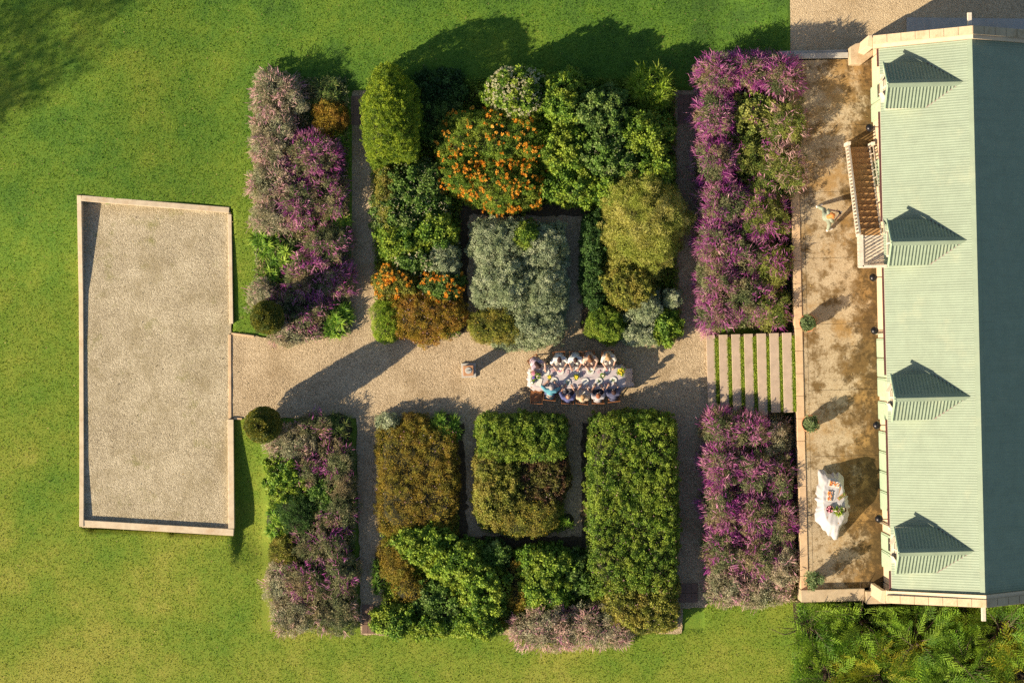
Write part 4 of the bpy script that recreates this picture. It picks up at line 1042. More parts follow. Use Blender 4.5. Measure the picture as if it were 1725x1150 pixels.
shrub(1262, 262, 36, 44, 1.6, 'salvia', 'green bush with a dark hollow inside the upper terrace bed', fl=('spike', 5, 'salvia_spike'), mat='salvia_green', name='bush', cat='bush')
shrub(1300, 248, 30, 46, 1.6, 'salvia', 'lime coloured bush between the hollow and the terrace fringe', fl=('spike', 5, 'salvia_spike'), mat='salvia_green', name='bush', cat='bush')
shrub(1285, 320, 26, 30, 1.7, 'salvia', 'small green bush among the magenta salvias', fl=('spike', 5, 'salvia_spike'), mat='salvia_green', name='bush', cat='bush')
# lower right salvia bed
for a in ((1215, 722, 34, 34, 1.5, 32, PURP, 'purple salvia at the foot of the garden steps, path side'), (1262, 728, 36, 36, 1.5, 30, PURP, 'purple salvia overhanging the lowest garden steps'),
          (1306, 735, 30, 36, 1.2, 4, PALE, 'reddish brown salvia in the corner of garden steps and terrace wall'), (1216, 785, 34, 42, 1.6, 36, PURP, 'purple salvia on the path side, second in the lower terrace bed'),
          (1268, 795, 38, 42, 1.6, 34, PURP, 'magenta salvia in the middle of the lower terrace bed near its north end'), (1312, 805, 28, 44, 1.4, 14, PURP, 'green salvia with purple tips against the lower terrace wall'),
          (1216, 855, 34, 42, 1.55, 36, PURP, 'purple salvia on the path side opposite the long green hedge'), (1270, 865, 40, 40, 1.55, 32, PURP, 'dark purple salvia at the centre of the lower terrace bed'),
          (1316, 880, 26, 42, 1.4, 18, PURP, 'thin purple salvia against the wall beside the buffet table'), (1218, 925, 34, 40, 1.4, 26, PURP, 'mauve salvia on the path side near the south end of the lower terrace bed'),
          (1272, 935, 40, 40, 1.4, 20, PURP, 'half faded salvia near the south end of the lower terrace bed'), (1316, 950, 26, 40, 1.3, 12, PALE, 'straw coloured salvia against the wall at the south end'),
          (1222, 985, 34, 36, 1.0, 16, PALE, 'faded pink salvia at the south west corner of the terrace bed'), (1285, 992, 50, 32, .95, 14, PALE, 'straw pink salvia spilling on the lawn at the south end of the terrace bed')):
    sal(*a[:8], mat='salvia_pale' if a[6] == PALE else 'salvia_leaf')

# lower left bed
sal(492, 750, 44, 34, .95, 5, PALE, 'pale salvia bush just below the southern topiary', 'salvia_pale')
sal(530, 718, 30, 22, .9, 6, PURP, 'shaded salvia bush with a few pink tips right of the southern topiary')
straps(566, 722, 34, 34, .8, 'dark grassy clump at the gravel end of the lower left bed', 'strap_dark', L=.40, W=.020)
sal(562, 775, 38, 36, 1.0, 9, PURP, 'salvia bush with magenta tips near the top of the lower left bed')
sal(520, 790, 30, 30, 1.0, 10, PURP, 'small violet salvia bush in the middle of the lower left bed')
shrub(482, 806, 36, 40, 1.0, 'broad', 'bright green shrub with few white flowers on the lawn edge, lower left bed', fl=('small', 6, 'cream_petal'), scale=.85)
shrub(540, 832, 34, 32, .9, 'broad', 'dark green shrub at the centre of the lower left bed', mat='broad_dark')
straps(466, 878, 24, 36, .7, 'yellow green strap leaved clump on the lawn edge of the lower left bed', 'strap_leaf', L=.36)
shrub(500, 862, 34, 40, .95, 'fine', 'dark olive shrub in the middle of the lower left bed', mat='hedge_deep', scale=1.1)
sal(565, 860, 36, 36, 1.0, 8, PURP, 'salvia bush with violet tips along the left path, lower bed')
shrub(572, 812, 28, 30, 1.0, 'salvia', 'plain green salvia like bush by the left path, lower bed', name='bush', cat='bush')
sal(540, 915, 50, 36, 1.05, 10, PURP, 'salvia bush with bright pink top in the lower left bed')
sal(572, 965, 32, 40, 1.05, 8, PURP, 'green and purple salvia bush by the left path near its south end')
sal(515, 975, 44, 38, 1.05, 12, PURP, 'purple flecked salvia bush on the lawn side of the lower left bed')
sal(478, 985, 34, 46, .8, 6, PALE, 'dry straw coloured salvia bush sprawling on the lawn', 'salvia_pale')
sal(492, 1035, 38, 34, .8, 4, PALE, 'greyish twiggy salvia bush at the south west corner of the lower left bed', 'salvia_pale')
sal(560, 1030, 44, 40, 1.0, 7, PALE, 'brown tipped salvia bush at the south end of the lower left bed')
shrub(480, 932, 26, 30, .8, 'fine', 'small olive green shrub on the lawn edge below the strap leaved clump', mat='hedge_mixed')

# lower middle beds
shrub(703, 808, 70, 94, .95, 'fine', 'long rust and gold hedge left of the lower horseshoe path', 'hedge', 'hedge', mat='rust_leaf', p=9, k=7, fl=('small', 7, 'mixed_petal'))
shrub(655, 712, 22, 14, .6, 'silver', 'small silver grey plant at the gravel corner of the rust coloured hedge', 'plant', 'plant')
straps(748, 722, 34, 32, .9, 'dark green tufted clump on the gravel end of the rust coloured hedge', 'strap_leaf', L=.36, W=.026, per=34)
shrub(700, 716, 26, 20, .8, 'fine', 'reddish bush between the silver plant and the tufted clump', 'bush', 'bush', mat='rust_leaf')
shrub(712, 918, 54, 34, 1.2, 'broad', 'yellow green leafy shrub directly below the rust coloured hedge')
shrub(772, 950, 50, 44, 1.3, 'broad', 'bright leafy shrub west of the dark gap in the lower bed')
shrub(668, 940, 32, 40, .8, 'fine', 'brown twiggy shrub beside the left path near a grass tuft', mat='rust_leaf')
straps(634, 970, 12, 40, .5, 'thin green grass tufts leaning over the left path', 'strap_leaf', L=.34, W=.018, n=8)
shrub(815, 1000, 46, 46, 1.3, 'broad', 'broad mound of fresh green leaves at the south edge, left of the pink salvia')
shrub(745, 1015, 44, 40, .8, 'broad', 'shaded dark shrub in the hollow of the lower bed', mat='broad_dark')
shrub(665, 1045, 38, 28, .8, 'broad', 'low yellow green shrub at the south end of the left path', mat='broad_leaf')
shrub(690, 992, 30, 26, .7, 'salvia', 'sparse dark twiggy shrub in the hollow of the lower bed', mat='rust_leaf', dens=.6)
shrub(735, 1055, 44, 20, .8, 'broad', 'strip of light green leaves on the south lawn edge', mat='broad_leaf')
shrub(800, 1052, 40, 26, 1.1, 'broad', 'light green leafy shrub on the south lawn edge beside the pink salvia')
shrub(828, 935, 34, 26, .9, 'broad', 'dark leaved shrub at the south west bend of the lower horseshoe path', mat='broad_dark')
# lower island
shrub(878, 738, 77, 42, 1.45, 'hedge', 'dark green glossy hedge part of the lower island, next to the dining table', 'hedge', 'hedge', p=9, k=8)
shrub(838, 820, 42, 68, 1.2, 'hedge', 'yellow green bushy hedge on the west side of the lower island', 'hedge', 'hedge', mat='hedge_mixed', p=3.2, k=6)
shrub(912, 806, 46, 58, .95, 'hedge', 'dark reddish green hedge on the east side of the lower island', 'hedge', 'hedge', mat='maroon_mix', p=3.2, k=6, fl=('small', 5, 'mixed_petal'))
shrub(880, 868, 66, 36, 1.1, 'fine', 'tan tinted bush at the south end of the lower island', 'bush', 'bush', mat='hedge_mixed', k=5, fl=('small', 16, 'yellow_petal'))
straps(956, 878, 16, 18, .6, 'little pale spiky tuft at the south east corner of the lower island', 'strap_leaf', n=4, L=.32, W=.016, droop=.1)
# below the island
shrub(918, 948, 50, 32, 1.3, 'broad', 'bright green leafy shrub just south of the lower horseshoe path')
shrub(920, 992, 46, 36, 1.2, 'broad', 'yellow green leafy shrub above the pink salvia on the south lawn edge', mat='broad_leaf')
shrub(868, 985, 22, 46, .8, 'salvia', 'dark brown twiggy shrub between two bright leafy ones', mat='rust_leaf', dens=.6)
shrub(970, 965, 26, 40, .9, 'broad', 'dull green shrub between the leafy shrub and the long green hedge', mat='broad_dark')
sal(918, 1058, 58, 38, 1.1, 22, PALE, 'pink salvia bush spilling over the south lawn, west half', 'salvia_pale')
sal(1005, 1055, 62, 40, 1.1, 20, PALE, 'pink salvia bush spilling over the south lawn, beside the end of the long hedge', 'salvia_pale')
# long hedge on the right
shrub(1066, 850, 78, 158, 1.6, 'hedge', 'long clipped bright green hedge between the lower horseshoe path and the right path', 'hedge', 'hedge', p=14, k=14, fl=('small', 7, 'mixed_petal'))
shrub(1080, 1015, 66, 52, 1.35, 'hedge', 'rounded yellow green south end of the long hedge at the lawn', 'hedge', 'hedge', mat='hedge_mixed', p=3.5, k=6, fl=('small', 6, 'mixed_petal'))

# conifers south of the house
CG = 'feathery conifers south of the house'
for (a, b, r_, h, n, lab) in ((1368, 1060, 60, 1.7, 80, 'low bright conifer at the corner of the terrace wall and the lawn'), (1450, 1050, 62, 2.0, 80, 'feathery conifer under the south terrace pier'),
        (1395, 1130, 66, 1.7, 80, 'low spreading conifer at the bottom edge beside the lawn'), (1545, 1085, 62, 2.4, 80, 'tall feathery conifer below the south gable'), (1480, 1135, 60, 2.1, 70, 'yellow tipped conifer at the bottom edge, left of the gap'),
        (1625, 1125, 66, 2.3, 80, 'broad feathery conifer below the hoist beam'), (1690, 1065, 56, 2.2, 70, 'dark feathery conifer at the right edge close to the house'), (1725, 1140, 60, 2.2, 70, 'yellow green conifer in the bottom right corner'),
        (1575, 1170, 60, 2.0, 60, 'conifer cut by the bottom edge of the picture, right of the gap')):
    conifer_sprays(a, b, r_, h, lab, int(n*1.75), group=CG, mat='conifer_gold' if 'yellow' in lab else 'conifer_leaf')

# off-frame tree to the west whose shade falls on the far corner of the lawn
def big_tree(x, y, h, r, label):
    root = empty('tree', (x, y, 0)); tag(root, label, 'tree'); mb = MB()
    mb.tube([(0,0,-.2), (.1,0,h*.3), (0,.1,h*.55)], [.35,.26,.18], 12)
    C = []
    for i in range(9):
        a = i*.7; e = (r*.65*math.cos(a), r*.65*math.sin(a), h*(.55+.04*i)); mb.tube([(0,.05,h*.4), (e[0]*.5, e[1]*.5, h*.52), e], [.13,.08,.03], 7)
    n = 190; d = randu(n); rr = rng.uniform(.2, 1, n)**.5; C = d*np.array([r, r, h*.33])*rr[:, None]+np.array([0,0,h*.68])
    m = 60; cc = np.repeat(C, m, 0); dd = randu(n*m); V, Q, q = leaves(cc+dd*rng.uniform(.1, .55, n*m)[:, None], nrm(dd+randu(n*m)), randu(n*m), .14, .07, rng.uniform(0, 1, n*m))
    link('crown', np_mesh('crown', V, Q, q), M['broad_leaf'], root); mb.build('trunk', M['bark'], root)
big_tree(-32.5, 2.2, 11.0, 2.4, 'leafy tree standing on the lawn west of the gravel court, beyond the picture edge')

# ------------------------------------------------------------------ paving at the ends of the side paths
bt = MB()
PG = 'old bricks laid at the ends of the side paths'
def bricks(px, py, cols, rows, label, a=0.0):
    x, y = P(px, py); t = empty('brick_patch', (x, y, .01), a); tag(t, label, 'bricks', PG)
    mb = MB()
    for i in range(cols):
        for j in range(rows):
            dz = random.uniform(-.004, .006); mb.box((i*.225-cols*.1125+.006, -j*.36+.006, 0), (i*.225-cols*.1125+.219, -j*.36+.35, .035+dz))
    mb.build('paving', M['brick'], t, bevel=.006)
bricks(601, 178, 3, 3, 'patch of old brick paving at the north end of the left path')
bricks(1157, 176, 3, 3, 'patch of old brick paving at the north end of the right path')
bricks(1160, 998, 3, 2, 'patch of old brick paving at the south end of the right path')
bricks(620, 1034, 2, 3, 'patch of old brick paving at the south end of the left path')

# ------------------------------------------------------------------ stone pedestal on the wide path
x, y = P(789, 624, .9); pd = empty('sundial_pedestal', (x, y, 0), R(2)); tag(pd, 'square stone pedestal with a pale round plate on top, standing alone on the gravel', 'pedestal')
mb = MB(); mb.box((-.27,-.27,-.05),(.27,.27,.10)); mb.build('plinth', M['concrete_grey'], pd, bevel=.015)
mb = MB(); vs = [(-.17,-.17,.10),(.17,-.17,.10),(.17,.17,.10),(-.17,.17,.10),(-.13,-.13,.92),(.13,-.13,.92),(.13,.13,.92),(-.13,.13,.92)]
mb.add(vs, [(3,2,1,0),(4,5,6,7),(0,1,5,4),(1,2,6,5),(2,3,7,6),(3,0,4,7)]); mb.build('shaft', M['brown_stone'], pd, bevel=.01)
mb = MB(); mb.box((-.19,-.19,.922),(.19,.19,.99)); mb.build('cap', M['brown_stone'], pd, bevel=.015)
mb = MB(); mb.lathe([(.12,.992),(.12,1.01),(.095,1.015),(.02,1.018)], n=28); o = mb.build('dial_plate', M['concrete_grey'], pd)
mb = MB(); mb.prism([(-.07,-.004),(.06,-.004),(.06,.004),(-.07,.004)], 1.018, [1.02,1.085,1.085,1.02]); mb.build('gnomon', M['dark_metal'], o)

# ------------------------------------------------------------------ potted plants on the terrace
def pot(px, py, r, hp, crown, hc, label):
    x, y = P(px, py, TZ+.3); t = empty('potted_plant', (x, y, TZ)); tag(t, label, 'potted plant', 'terracotta pots on the terrace')
    mb = MB(); mb.lathe([(r*.62,0),(r*.80,hp*.4),(r*.93,hp*.82),(r*1.0,hp*.83),(r*1.02,hp),(r*.90,hp),(r*.86,hp*.80),(0.01,hp*.79)], n=32, close=False)
    mb.build('pot', M['terracotta'], t, smooth=True)
    mb = MB(); mb.lathe([(r*.87,hp*.78),(r*.86,hp*.84),(.01,hp*.86)], n=20); mb.build('potting_soil', M['soil'], t)
    mb = MB()
    for i in range(6): a = i*1.05; mb.tube([(0,0,hp*.8), (.05*math.cos(a), .05*math.sin(a), hp+hc*.4), (crown*.6*math.cos(a), crown*.6*math.sin(a), hp+hc*.75)], [.018,.014,.006], 6)
    mb.build('stem', M['bark'], t)
    n = 42; d = randu(n); d[:, 2] = np.abs(d[:, 2])*1.0; C = d*np.array([crown, crown, hc*.75])*rng.uniform(.4, 1, (n, 1))+np.array([0,0,hp+hc*.08])
    m = 46; cc = np.repeat(C, m, 0); dd = nrm(randu(n*m)+np.array([0,0,.3])); V, Q, q = leaves(cc+dd*rng.uniform(.02, .11, n*m)[:, None], nrm(dd+randu(n*m)*.6), nrm(dd+randu(n*m)*.4), .065, .034, np.clip(np.repeat(rng.uniform(0, .6, n), m)+rng.uniform(0, .4, n*m), 0, 1))
    link('foliage', np_mesh('foliage', V, Q, q), M['pot_leaf'], t)
pot(1360, 544, .32, .46, .25, .55, 'terracotta pot with a green bush at the north corner of the garden steps')
pot(1364, 713, .32, .46, .27, .55, 'terracotta pot with a green bush south of the garden steps')
pot(1369, 976, .26, .45, .36, .9, 'leafy bush in a small pot in the south west corner of the terrace')

# ------------------------------------------------------------------ dining table
T = (P(974, 636.5, .75)); tx, ty = T; TL, TWd = 3.50, .74
def cloth(name, hx, hy, z, drop, mat, ripple, seed, round_=0.0, flare=.10, floor=.02):
    """tablecloth: flat top, rounded edge, hanging folds"""
    r_ = random.Random(seed); NT, ND = 220, 14; V = []; 
    def edge(t):
        c, s = math.cos(t), math.sin(t); p = 12 if not round_ else round_; e = (abs(c)**p+abs(s)**p)**(-1/p); return c*e*hx, s*e*hy
    ph = [r_.uniform(0, 6.28) for _ in range(6)]
    rings = [0, .35, .65, .9, .985] ; f = []
    for u in rings:
        for k in range(NT):
            ex, ey = edge(2*math.pi*k/NT); V.append((ex*u, ey*u, z+.0035*math.sin(ex*u*17+ph[0])*math.sin(ey*u*13+ph[1])))
    for j in range(1, ND+1):
        d = j/ND
        for k in range(NT):
            t = 2*math.pi*k/NT; ex, ey = edge(t); L = math.hypot(ex, ey); nx_, ny_ = ex/L, ey/L
            if not round_:
                nx_, ny_ = (math.copysign(1, ex), 0) if abs(ex)/hx > abs(ey)/hy+.004 else ((0, math.copysign(1, ey)) if abs(ey)/hy > abs(ex)/hx+.004 else (math.copysign(.7, ex), math.copysign(.7, ey)))
            s = ex*3 if abs(ex) < hx*.99 else ey*3
            w = ripple*(math.sin(9*s+ph[2])+.6*math.sin(17*s+ph[3])+.5*math.sin(5*t+ph[4]))*d
            dl = drop(t) if callable(drop) else drop
            o = flare*d+w+.012
            if ex > hx*.97 and not round_: o += .16*d*d+.03*math.sin(ey*22)*d
            V.append((ex+nx_*o, ey+ny_*o, max(floor, z-.01-dl*d)))
    nr = len(rings)+ND; Q = []
    for j in range(nr-1):
        for k in range(NT): Q.append((j*NT+k, j*NT+(k+1) % NT, (j+1)*NT+(k+1) % NT, (j+1)*NT+k))
    me = np_mesh(name, np.array(V), np.array(Q)); return me
dt = empty('dining_table', (tx, ty, 0)); tag(dt, 'long timber dining table under a white cloth on the gravel', 'table')
mb = MB(); mb.box((-TL/2, -TWd/2, .70), (TL/2, TWd/2, .745)); mb.build('tabletop', M['wood_board'], dt)
for sx in (-1, 1):
    for sy in (-1, 1):
        mb = MB(); mb.box((sx*(TL/2-.12)-.035, sy*(TWd/2-.08)-.035, 0), (sx*(TL/2-.12)+.035, sy*(TWd/2-.08)+.035, .70)); mb.build('leg', M['wood_board'], dt)
o = link('tablecloth', cloth('tablecloth', TL/2+.01, TWd/2+.01, .752, lambda t: .26+.34*max(0, math.cos(t))**6+.05*math.sin(3*t), M['linen'], .020, 3, flare=.10), M['linen'], None, (tx, ty, 0), smooth=True)
tag(o, 'white linen cloth on the long dining table, hanging low at its east end', 'tablecloth')
q = o.modifiers.new('solid', 'SOLIDIFY'); q.thickness = .003; q.offset = 1
ZT = .760

def plate(px, py, label, food=0, r=.135):
    x, y = P(px, py, ZT); t = empty('plate', (x, y, ZT)); tag(t, label, 'plate', 'plates on the dining table')
    mb = MB(); mb.lathe([(r*.55,0),(r*.62,.004),(r*.98,.018),(r,.021),(r*.97,.023),(r*.64,.010),(.01,.008)], n=30, close=False); mb.build('dish', M['porcelain'], t, smooth=True)
    if food:
        mb = MB()
        for i in range(9): a = random.uniform(0, 6.3); d = random.uniform(0, r*.5); mb.ball((d*math.cos(a), d*math.sin(a), .018), (random.uniform(.012,.026), random.uniform(.012,.026), .012), 8, 5)
        mb.build('food', M[{1: 'salad_food', 2: 'carrot_food', 3: 'petal_pink'}[food]], t)
for px, py, f, lab in ((919.5,626.5,0,'empty white plate on the north side, nearest the leaning guest at the west end'), (944,625,3,'white plate before the first guest in a white top'), (971.5,624,3,'white plate before the second guest in a white top'),
        (994.5,625,1,'white plate before the guest with long brown hair'), (1022,623,3,'white plate before the guest with light brown hair'), (933.5,641.5,1,'white plate before the guest in the turquoise shirt'),
        (955.5,644,1,'white plate with salad before the guest in the blue shirt'), (986,642.5,0,'white plate before the guest in the pale shawl'), (1009,642,1,'white plate before the red haired guest'), (1033,640.5,1,'white plate before the guest in the navy shirt')):
    plate(px, py, lab, f)
# folded napkins, glasses, bottles, flowers
def napkin(px, py, a, label, mat='linen', w=.16, d=.10):
    x, y = P(px, py, ZT); mb = MB()
    for i in range(3): mb.box((-w/2+i*.012, -d/2+i*.004, .001+i*.006), (w/2-i*.010, d/2-i*.006, .0065+i*.006))
    tag(mb.build('napkin', M[mat], None, (x, y, ZT), a, bevel=.002), label, 'napkin', 'napkins on the dining table')
napkin(908.5, 643, R(75), 'thick folded cloth by the west end of the dining table', 'porcelain', .30, .20)
for px, py, a, lab in ((932, 624, .3, 'pink folded napkin between the two western plates of the north side'), (957, 626, 1.4, 'pink napkin between the plates of the two guests in white tops'), (983, 628, 1.2, 'pink napkin near the centre of the table'),
        (1009, 626, .6, 'pink napkin left of the guest with light brown hair'), (944, 647, .8, 'pink napkin between the turquoise and the blue shirted guests'), (1021, 645, .4, 'pink napkin between the two easternmost plates of the south side')):
    napkin(px, py, a, lab, 'napkin_pink', .15, .09)
def glass(px, py, label, wine=True):
    x, y = P(px, py, ZT+.1); t = empty('wine_glass', (x, y, ZT)); tag(t, label, 'glass', 'wine glasses on the dining table')
    mb = MB(); mb.lathe([(.034,0),(.034,.003),(.006,.008),(.005,.075),(.022,.090),(.037,.125),(.034,.175),(.032,.175),(.034,.125),(.019,.092),(.001,.085)], n=16, close=False); mb.build('bowl', M['glassware'], t, smooth=True)
    if wine:
        mb = MB(); mb.lathe([(.019,.094),(.032,.124),(.031,.128),(.001,.128)], n=14); mb.build('wine', M['wine_red' if wine is True else 'petal_cream'], t)
for px, py, w, lab in ((926, 619.5, True, 'red wine glass beside the westernmost plate of the north side'), (951, 619, 2, 'pale wine glass right of the first white top guest'), (980, 619, True, 'red wine glass left of the guest with long brown hair'), (1004, 619, 2, 'pale wine glass right of the guest with long brown hair'),
        (1031, 619, 2, 'pale wine glass right of the guest with light brown hair'), (923.5, 648.5, True, 'red wine glass left of the guest in the turquoise shirt'), (947, 649.5, 2, 'pale wine glass left of the guest in the blue shirt'), (975, 648.5, True, 'red wine glass left of the guest in the pale shawl'),
        (1000, 648.5, 2, 'pale wine glass left of the red haired guest'), (1019.5, 648, True, 'red wine glass left of the guest in the navy shirt')):
    glass(px, py, lab, w)
def bouquet(px, py, z, mats, label, r=.10, hh=.20, n=14, leafn=120, vase=True, green='strap_leaf', lw=.022):
    x, y = P(px, py, z+hh); t = empty('flower_vase', (x, y, z)); tag(t, label, 'flowers')
    if vase:
        mb = MB(); mb.lathe([(.04,0),(.05,.05),(.035,.11),(.042,.13)], n=16); mb.build('vase', M['glassware'], t, smooth=True)
    d = randu(leafn); d[:, 2] = np.abs(d[:, 2])*.7; V, Q, q = leaves(np.tile([0,0,hh*.55], (leafn, 1))+d*.03, nrm(d), nrm(randu(leafn)+np.array([0,0,.8])), r*rng.uniform(.9, 1.9, leafn), lw*1.6, rng.uniform(0, 1, leafn)); link('leaves', np_mesh('leaves', V, Q, q), M[green], t)
    for mt in mats:
        mb = MB()
        for i in range(n//len(mats)+1):
            a = random.uniform(0, 6.28); u = random.uniform(0, 1)**.5*r; c = (u*math.cos(a), u*math.sin(a), hh-u*.3+random.uniform(-.01, .02)); s_ = random.uniform(.020, .034)
            for kk in range(6): mb.ball((c[0]+s_*.7*math.cos(kk*1.05), c[1]+s_*.7*math.sin(kk*1.05), c[2]+.003*kk), (s_*.6, s_*.6, s_*.28), 6, 4)
        mb.build('blossoms', M[mt], t)
bouquet(898, 628, ZT, ('petal_pink',), 'vase of pink flowers at the west end of the dining table', .07, .16, 8, 60)
bouquet(898.5, 637, ZT, ('petal_purple',), 'vase of purple flowers at the west end of the dining table', .06, .15, 7, 60)
bouquet(897, 644, ZT, ('petal_cream',), 'small cream posy at the south west corner of the dining table', .04, .10, 4, 50)
bouquet(906, 633, ZT, ('petal_cream',), 'leafy greens with few cream buds behind the pink flowers', .07, .14, 3, 110)
bouquet(926, 635, ZT, ('petal_yellow',), 'yellow posy near the plate of the guest in turquoise', .05, .14, 7, 40)
bouquet(971, 635, ZT, ('petal_yellow',), 'yellow flowers with spreading leaves in the middle of the table', .06, .14, 6, 150)
bouquet(1015.5, 632, ZT, ('petal_cream',), 'low green leaf arrangement between the eastern plates', .05, .12, 2, 150)
bouquet(1046, 626, ZT, ('petal_yellow',), 'large bright yellow bouquet at the east end of the dining table', .12, .22, 18, 110)

# ------------------------------------------------------------------ chairs
CH = 'timber folding chairs round the dining table'
def make_chair():
    t = empty('folding_chair')
    mb = MB()
    for i in range(6): mb.box((-.21, -.20+i*.068, .435), (.21, -.20+i*.068+.060, .455))
    mb.build('seat', M['chair_timber'], t, bevel=.004)
    mb = MB(); mb.box((-.20, -.285, .80), (.20, -.262, .88)); mb.box((-.19, -.272, .62), (.19, -.254, .68)); mb.build('backrest', M['chair_timber'], t, bevel=.006)
    for s in (-1, 1):
        mb = MB(); mb.bar((s*.215, .20, 0), (s*.215, -.27, .90), .026, .036); mb.build('leg', M['chair_timber'], t)
        mb = MB(); mb.bar((s*.185, -.26, 0), (s*.185, .19, .44), .024, .034); mb.build('leg', M['chair_timber'], t)
    mb = MB(); mb.bar((-.18, -.12, .14), (.18, -.12, .14), .02, .02); mb.bar((-.21, .12, .15), (.21, .12, .15), .02, .02); mb.build('stretcher', M['chair_timber'], t)
    return t
def dup(o, parent=None):
    c = o.copy(); COL.objects.link(c); c.parent = parent
    for ch in [q for q in bpy.data.objects if q.parent == o and q != c]: dup(ch, c)
    return c
chair0 = make_chair(); used = [False]
def place_chair(x, y, rz, label):
    t = chair0 if not used[0] else dup(chair0); used[0] = True
    t.location = (x, y, 0); t.rotation_euler = (0, 0, rz); tag(t, label, 'chair', CH)

# ------------------------------------------------------------------ people
def hand_parts(mb, w, d, n, s=1, curl=.5):
    """palm, four fingers and thumb at wrist w, pointing d, palm normal n"""
    w, d, n = Vector(w), Vector(d).normalized(), Vector(n).normalized(); sd = d.cross(n).normalized()*s; n = sd.cross(d).normalized()*(1 if s > 0 else -1)
    pc = w+d*.045; mb.tube([w, w+d*.03, w+d*.085], [.024, .032, .030], 10); mb.ball(pc, (.034, .034, .022), 10, 6)
    for i, (off, ln) in enumerate(((-.027, .066), (-.009, .076), (.010, .071), (.027, .055))):
        a = w+d*.078+sd*off; b = a+(d+n*-.25*curl).normalized()*ln*.5; c = b+(d-n*.9*curl).normalized()*ln*.5
        mb.tube([a, b, c], [.0115, .0105, .009], 7); mb.ball(c, .009, 7, 5)
    a = w+d*.03-sd*.030; b = a+(d*.7-sd*.8).normalized()*.032; c = b+(d-sd*.3-n*.3*curl).normalized()*.028
    mb.tube([a, b, c], [.014, .012, .010], 7); mb.ball(c, .010, 7, 5)
def person(x, y, z, rz, J, top, skin, hairm, hair, label, bottoms='dark_trousers', sleeves=.55, skirt=False, shoes='shoe_black', hat=None, extra=None):
    """J: joints in figure space (+y forward). body, clothes, hair and shoes are children of one person"""
    t = empty('person', (x, y, z), rz); tag(t, label, 'person', 'people at the lunch' if z < .5 else None)
    V_ = {k: Vector(v) for k, v in J.items()}; hd, nk, ch, pv = V_['head'], V_['neck'], V_['chest'], V_['pelvis']
    fwd = Vector(J.get('face', (0, 1, -.15))).normalized()
    mb = MB()
    mb.ball(tuple(hd), (.076, .094, .112), 16, 12); jaw = hd+fwd*.03+Vector((0,0,-.05)); mb.ball(tuple(jaw), (.056, .062, .065), 12, 8)
    mb.ball(tuple(hd+fwd*.097+Vector((0,0,-.018))), (.013, .016, .022), 8, 6)                       # nose
    side = fwd.cross(Vector((0,0,1))).normalized()
    for s in (-1, 1): mb.ball(tuple(hd+side*s*.078+Vector((0,0,-.012))), (.012, .018, .030), 8, 6)  # ears
    mb.tube([nk-Vector((0,0,.06)), hd-Vector((0,0,.07))], [.060, .052], 12)
    mb.tube([pv-Vector((0,0,.04)), pv, pv.lerp(ch, .5), ch, nk-Vector((0,0,.03))], [.135, .150, .118, .135, .062], 16)
    for s, L in ((-1, 'l'), (1, 'r')):
        sh, el, wr = V_['sh'+L], V_['el'+L], V_['wr'+L]
        mb.caps(nk.lerp(ch, .25), sh, .062, .056); mb.caps(sh, el, .052, .039); mb.caps(el, wr, .039, .026)
        hand_parts(mb, wr, (wr-el), J.get('palm', (0, 0, 1)), s)
        hp, kn, an = V_['hp'+L], V_['kn'+L], V_['an'+L]
        mb.caps(hp, kn, .088, .058); mb.caps(kn, an, .058, .037)
        ft = an+Vector(J.get('toe'+L, (0, .17, -.05))); mb.caps(an, ft, .038, .028)
    def fuse(o, vox):
        r_ = o.modifiers.new('fuse', 'REMESH'); r_.mode = 'VOXEL'; r_.voxel_size = vox; r_.use_smooth_shade = True
        q = o.modifiers.new('smooth', 'SMOOTH'); q.factor = .5; q.iterations = 2
    body = mb.build('body', M[skin], t); fuse(body, .0095)
    for s in (-1, 1):
        e = MB(); e.ball(tuple(hd+fwd*.088+side*s*.032+Vector((0,0,.004))), .012, 8, 6); e.build('eye', M['eye_white'], t, smooth=True)
    mth = MB(); mth.ball(tuple(hd+fwd*.092+Vector((0,0,-.058))), (.022, .010, .007), 8, 5); mth.build('mouth', M['wine_red'], t)
    # top
    mb = MB(); g = .020
    mb.tube([pv+Vector((0,0,-.06)), pv+Vector((0,0,.02)), pv.lerp(ch, .5), ch, nk-Vector((0,0,.045))], [.165, .172, .142, .158, .080], 16)
    for s, L in ((-1, 'l'), (1, 'r')):
        sh, el, wr = V_['sh'+L], V_['el'+L], V_['wr'+L]
        mb.caps(nk.lerp(ch, .3), sh, .085, .076); mb.caps(sh, sh.lerp(el, min(1, sleeves*1.6)), .074, .060)
        if sleeves > .62: mb.caps(el, el.lerp(wr, (sleeves-.62)*2.2), .060, .045)
    o = mb.build('top', M[top], t); fuse(o, .014)
    mb = MB()
    if skirt:
        mb.tube([pv+Vector((0,0,.03)), pv+Vector((0,.05,-.05))], [.165, .19], 16)
        for s, L in ((-1, 'l'), (1, 'r')): mb.caps(V_['hp'+L], V_['kn'+L], .125, .11)
        mb.caps(V_['knl'], V_['knr'], .10, .10); mb.caps(V_['knl'].lerp(V_['knr'], .5), V_['anl'].lerp(V_['anr'], .5).lerp(V_['knl'].lerp(V_['knr'], .5), .5), .11, .12)
    else:
        mb.tube([pv+Vector((0,0,.04)), pv+Vector((0,0,-.04))], [.158, .155], 16)
        for s, L in ((-1, 'l'), (1, 'r')):
            mb.caps(V_['hp'+L], V_['kn'+L], .112, .080); mb.caps(V_['kn'+L], V_['kn'+L].lerp(V_['an'+L], .88), .078, .060)
    o = mb.build('skirt' if skirt else 'trousers', M[bottoms], t); fuse(o, .014)
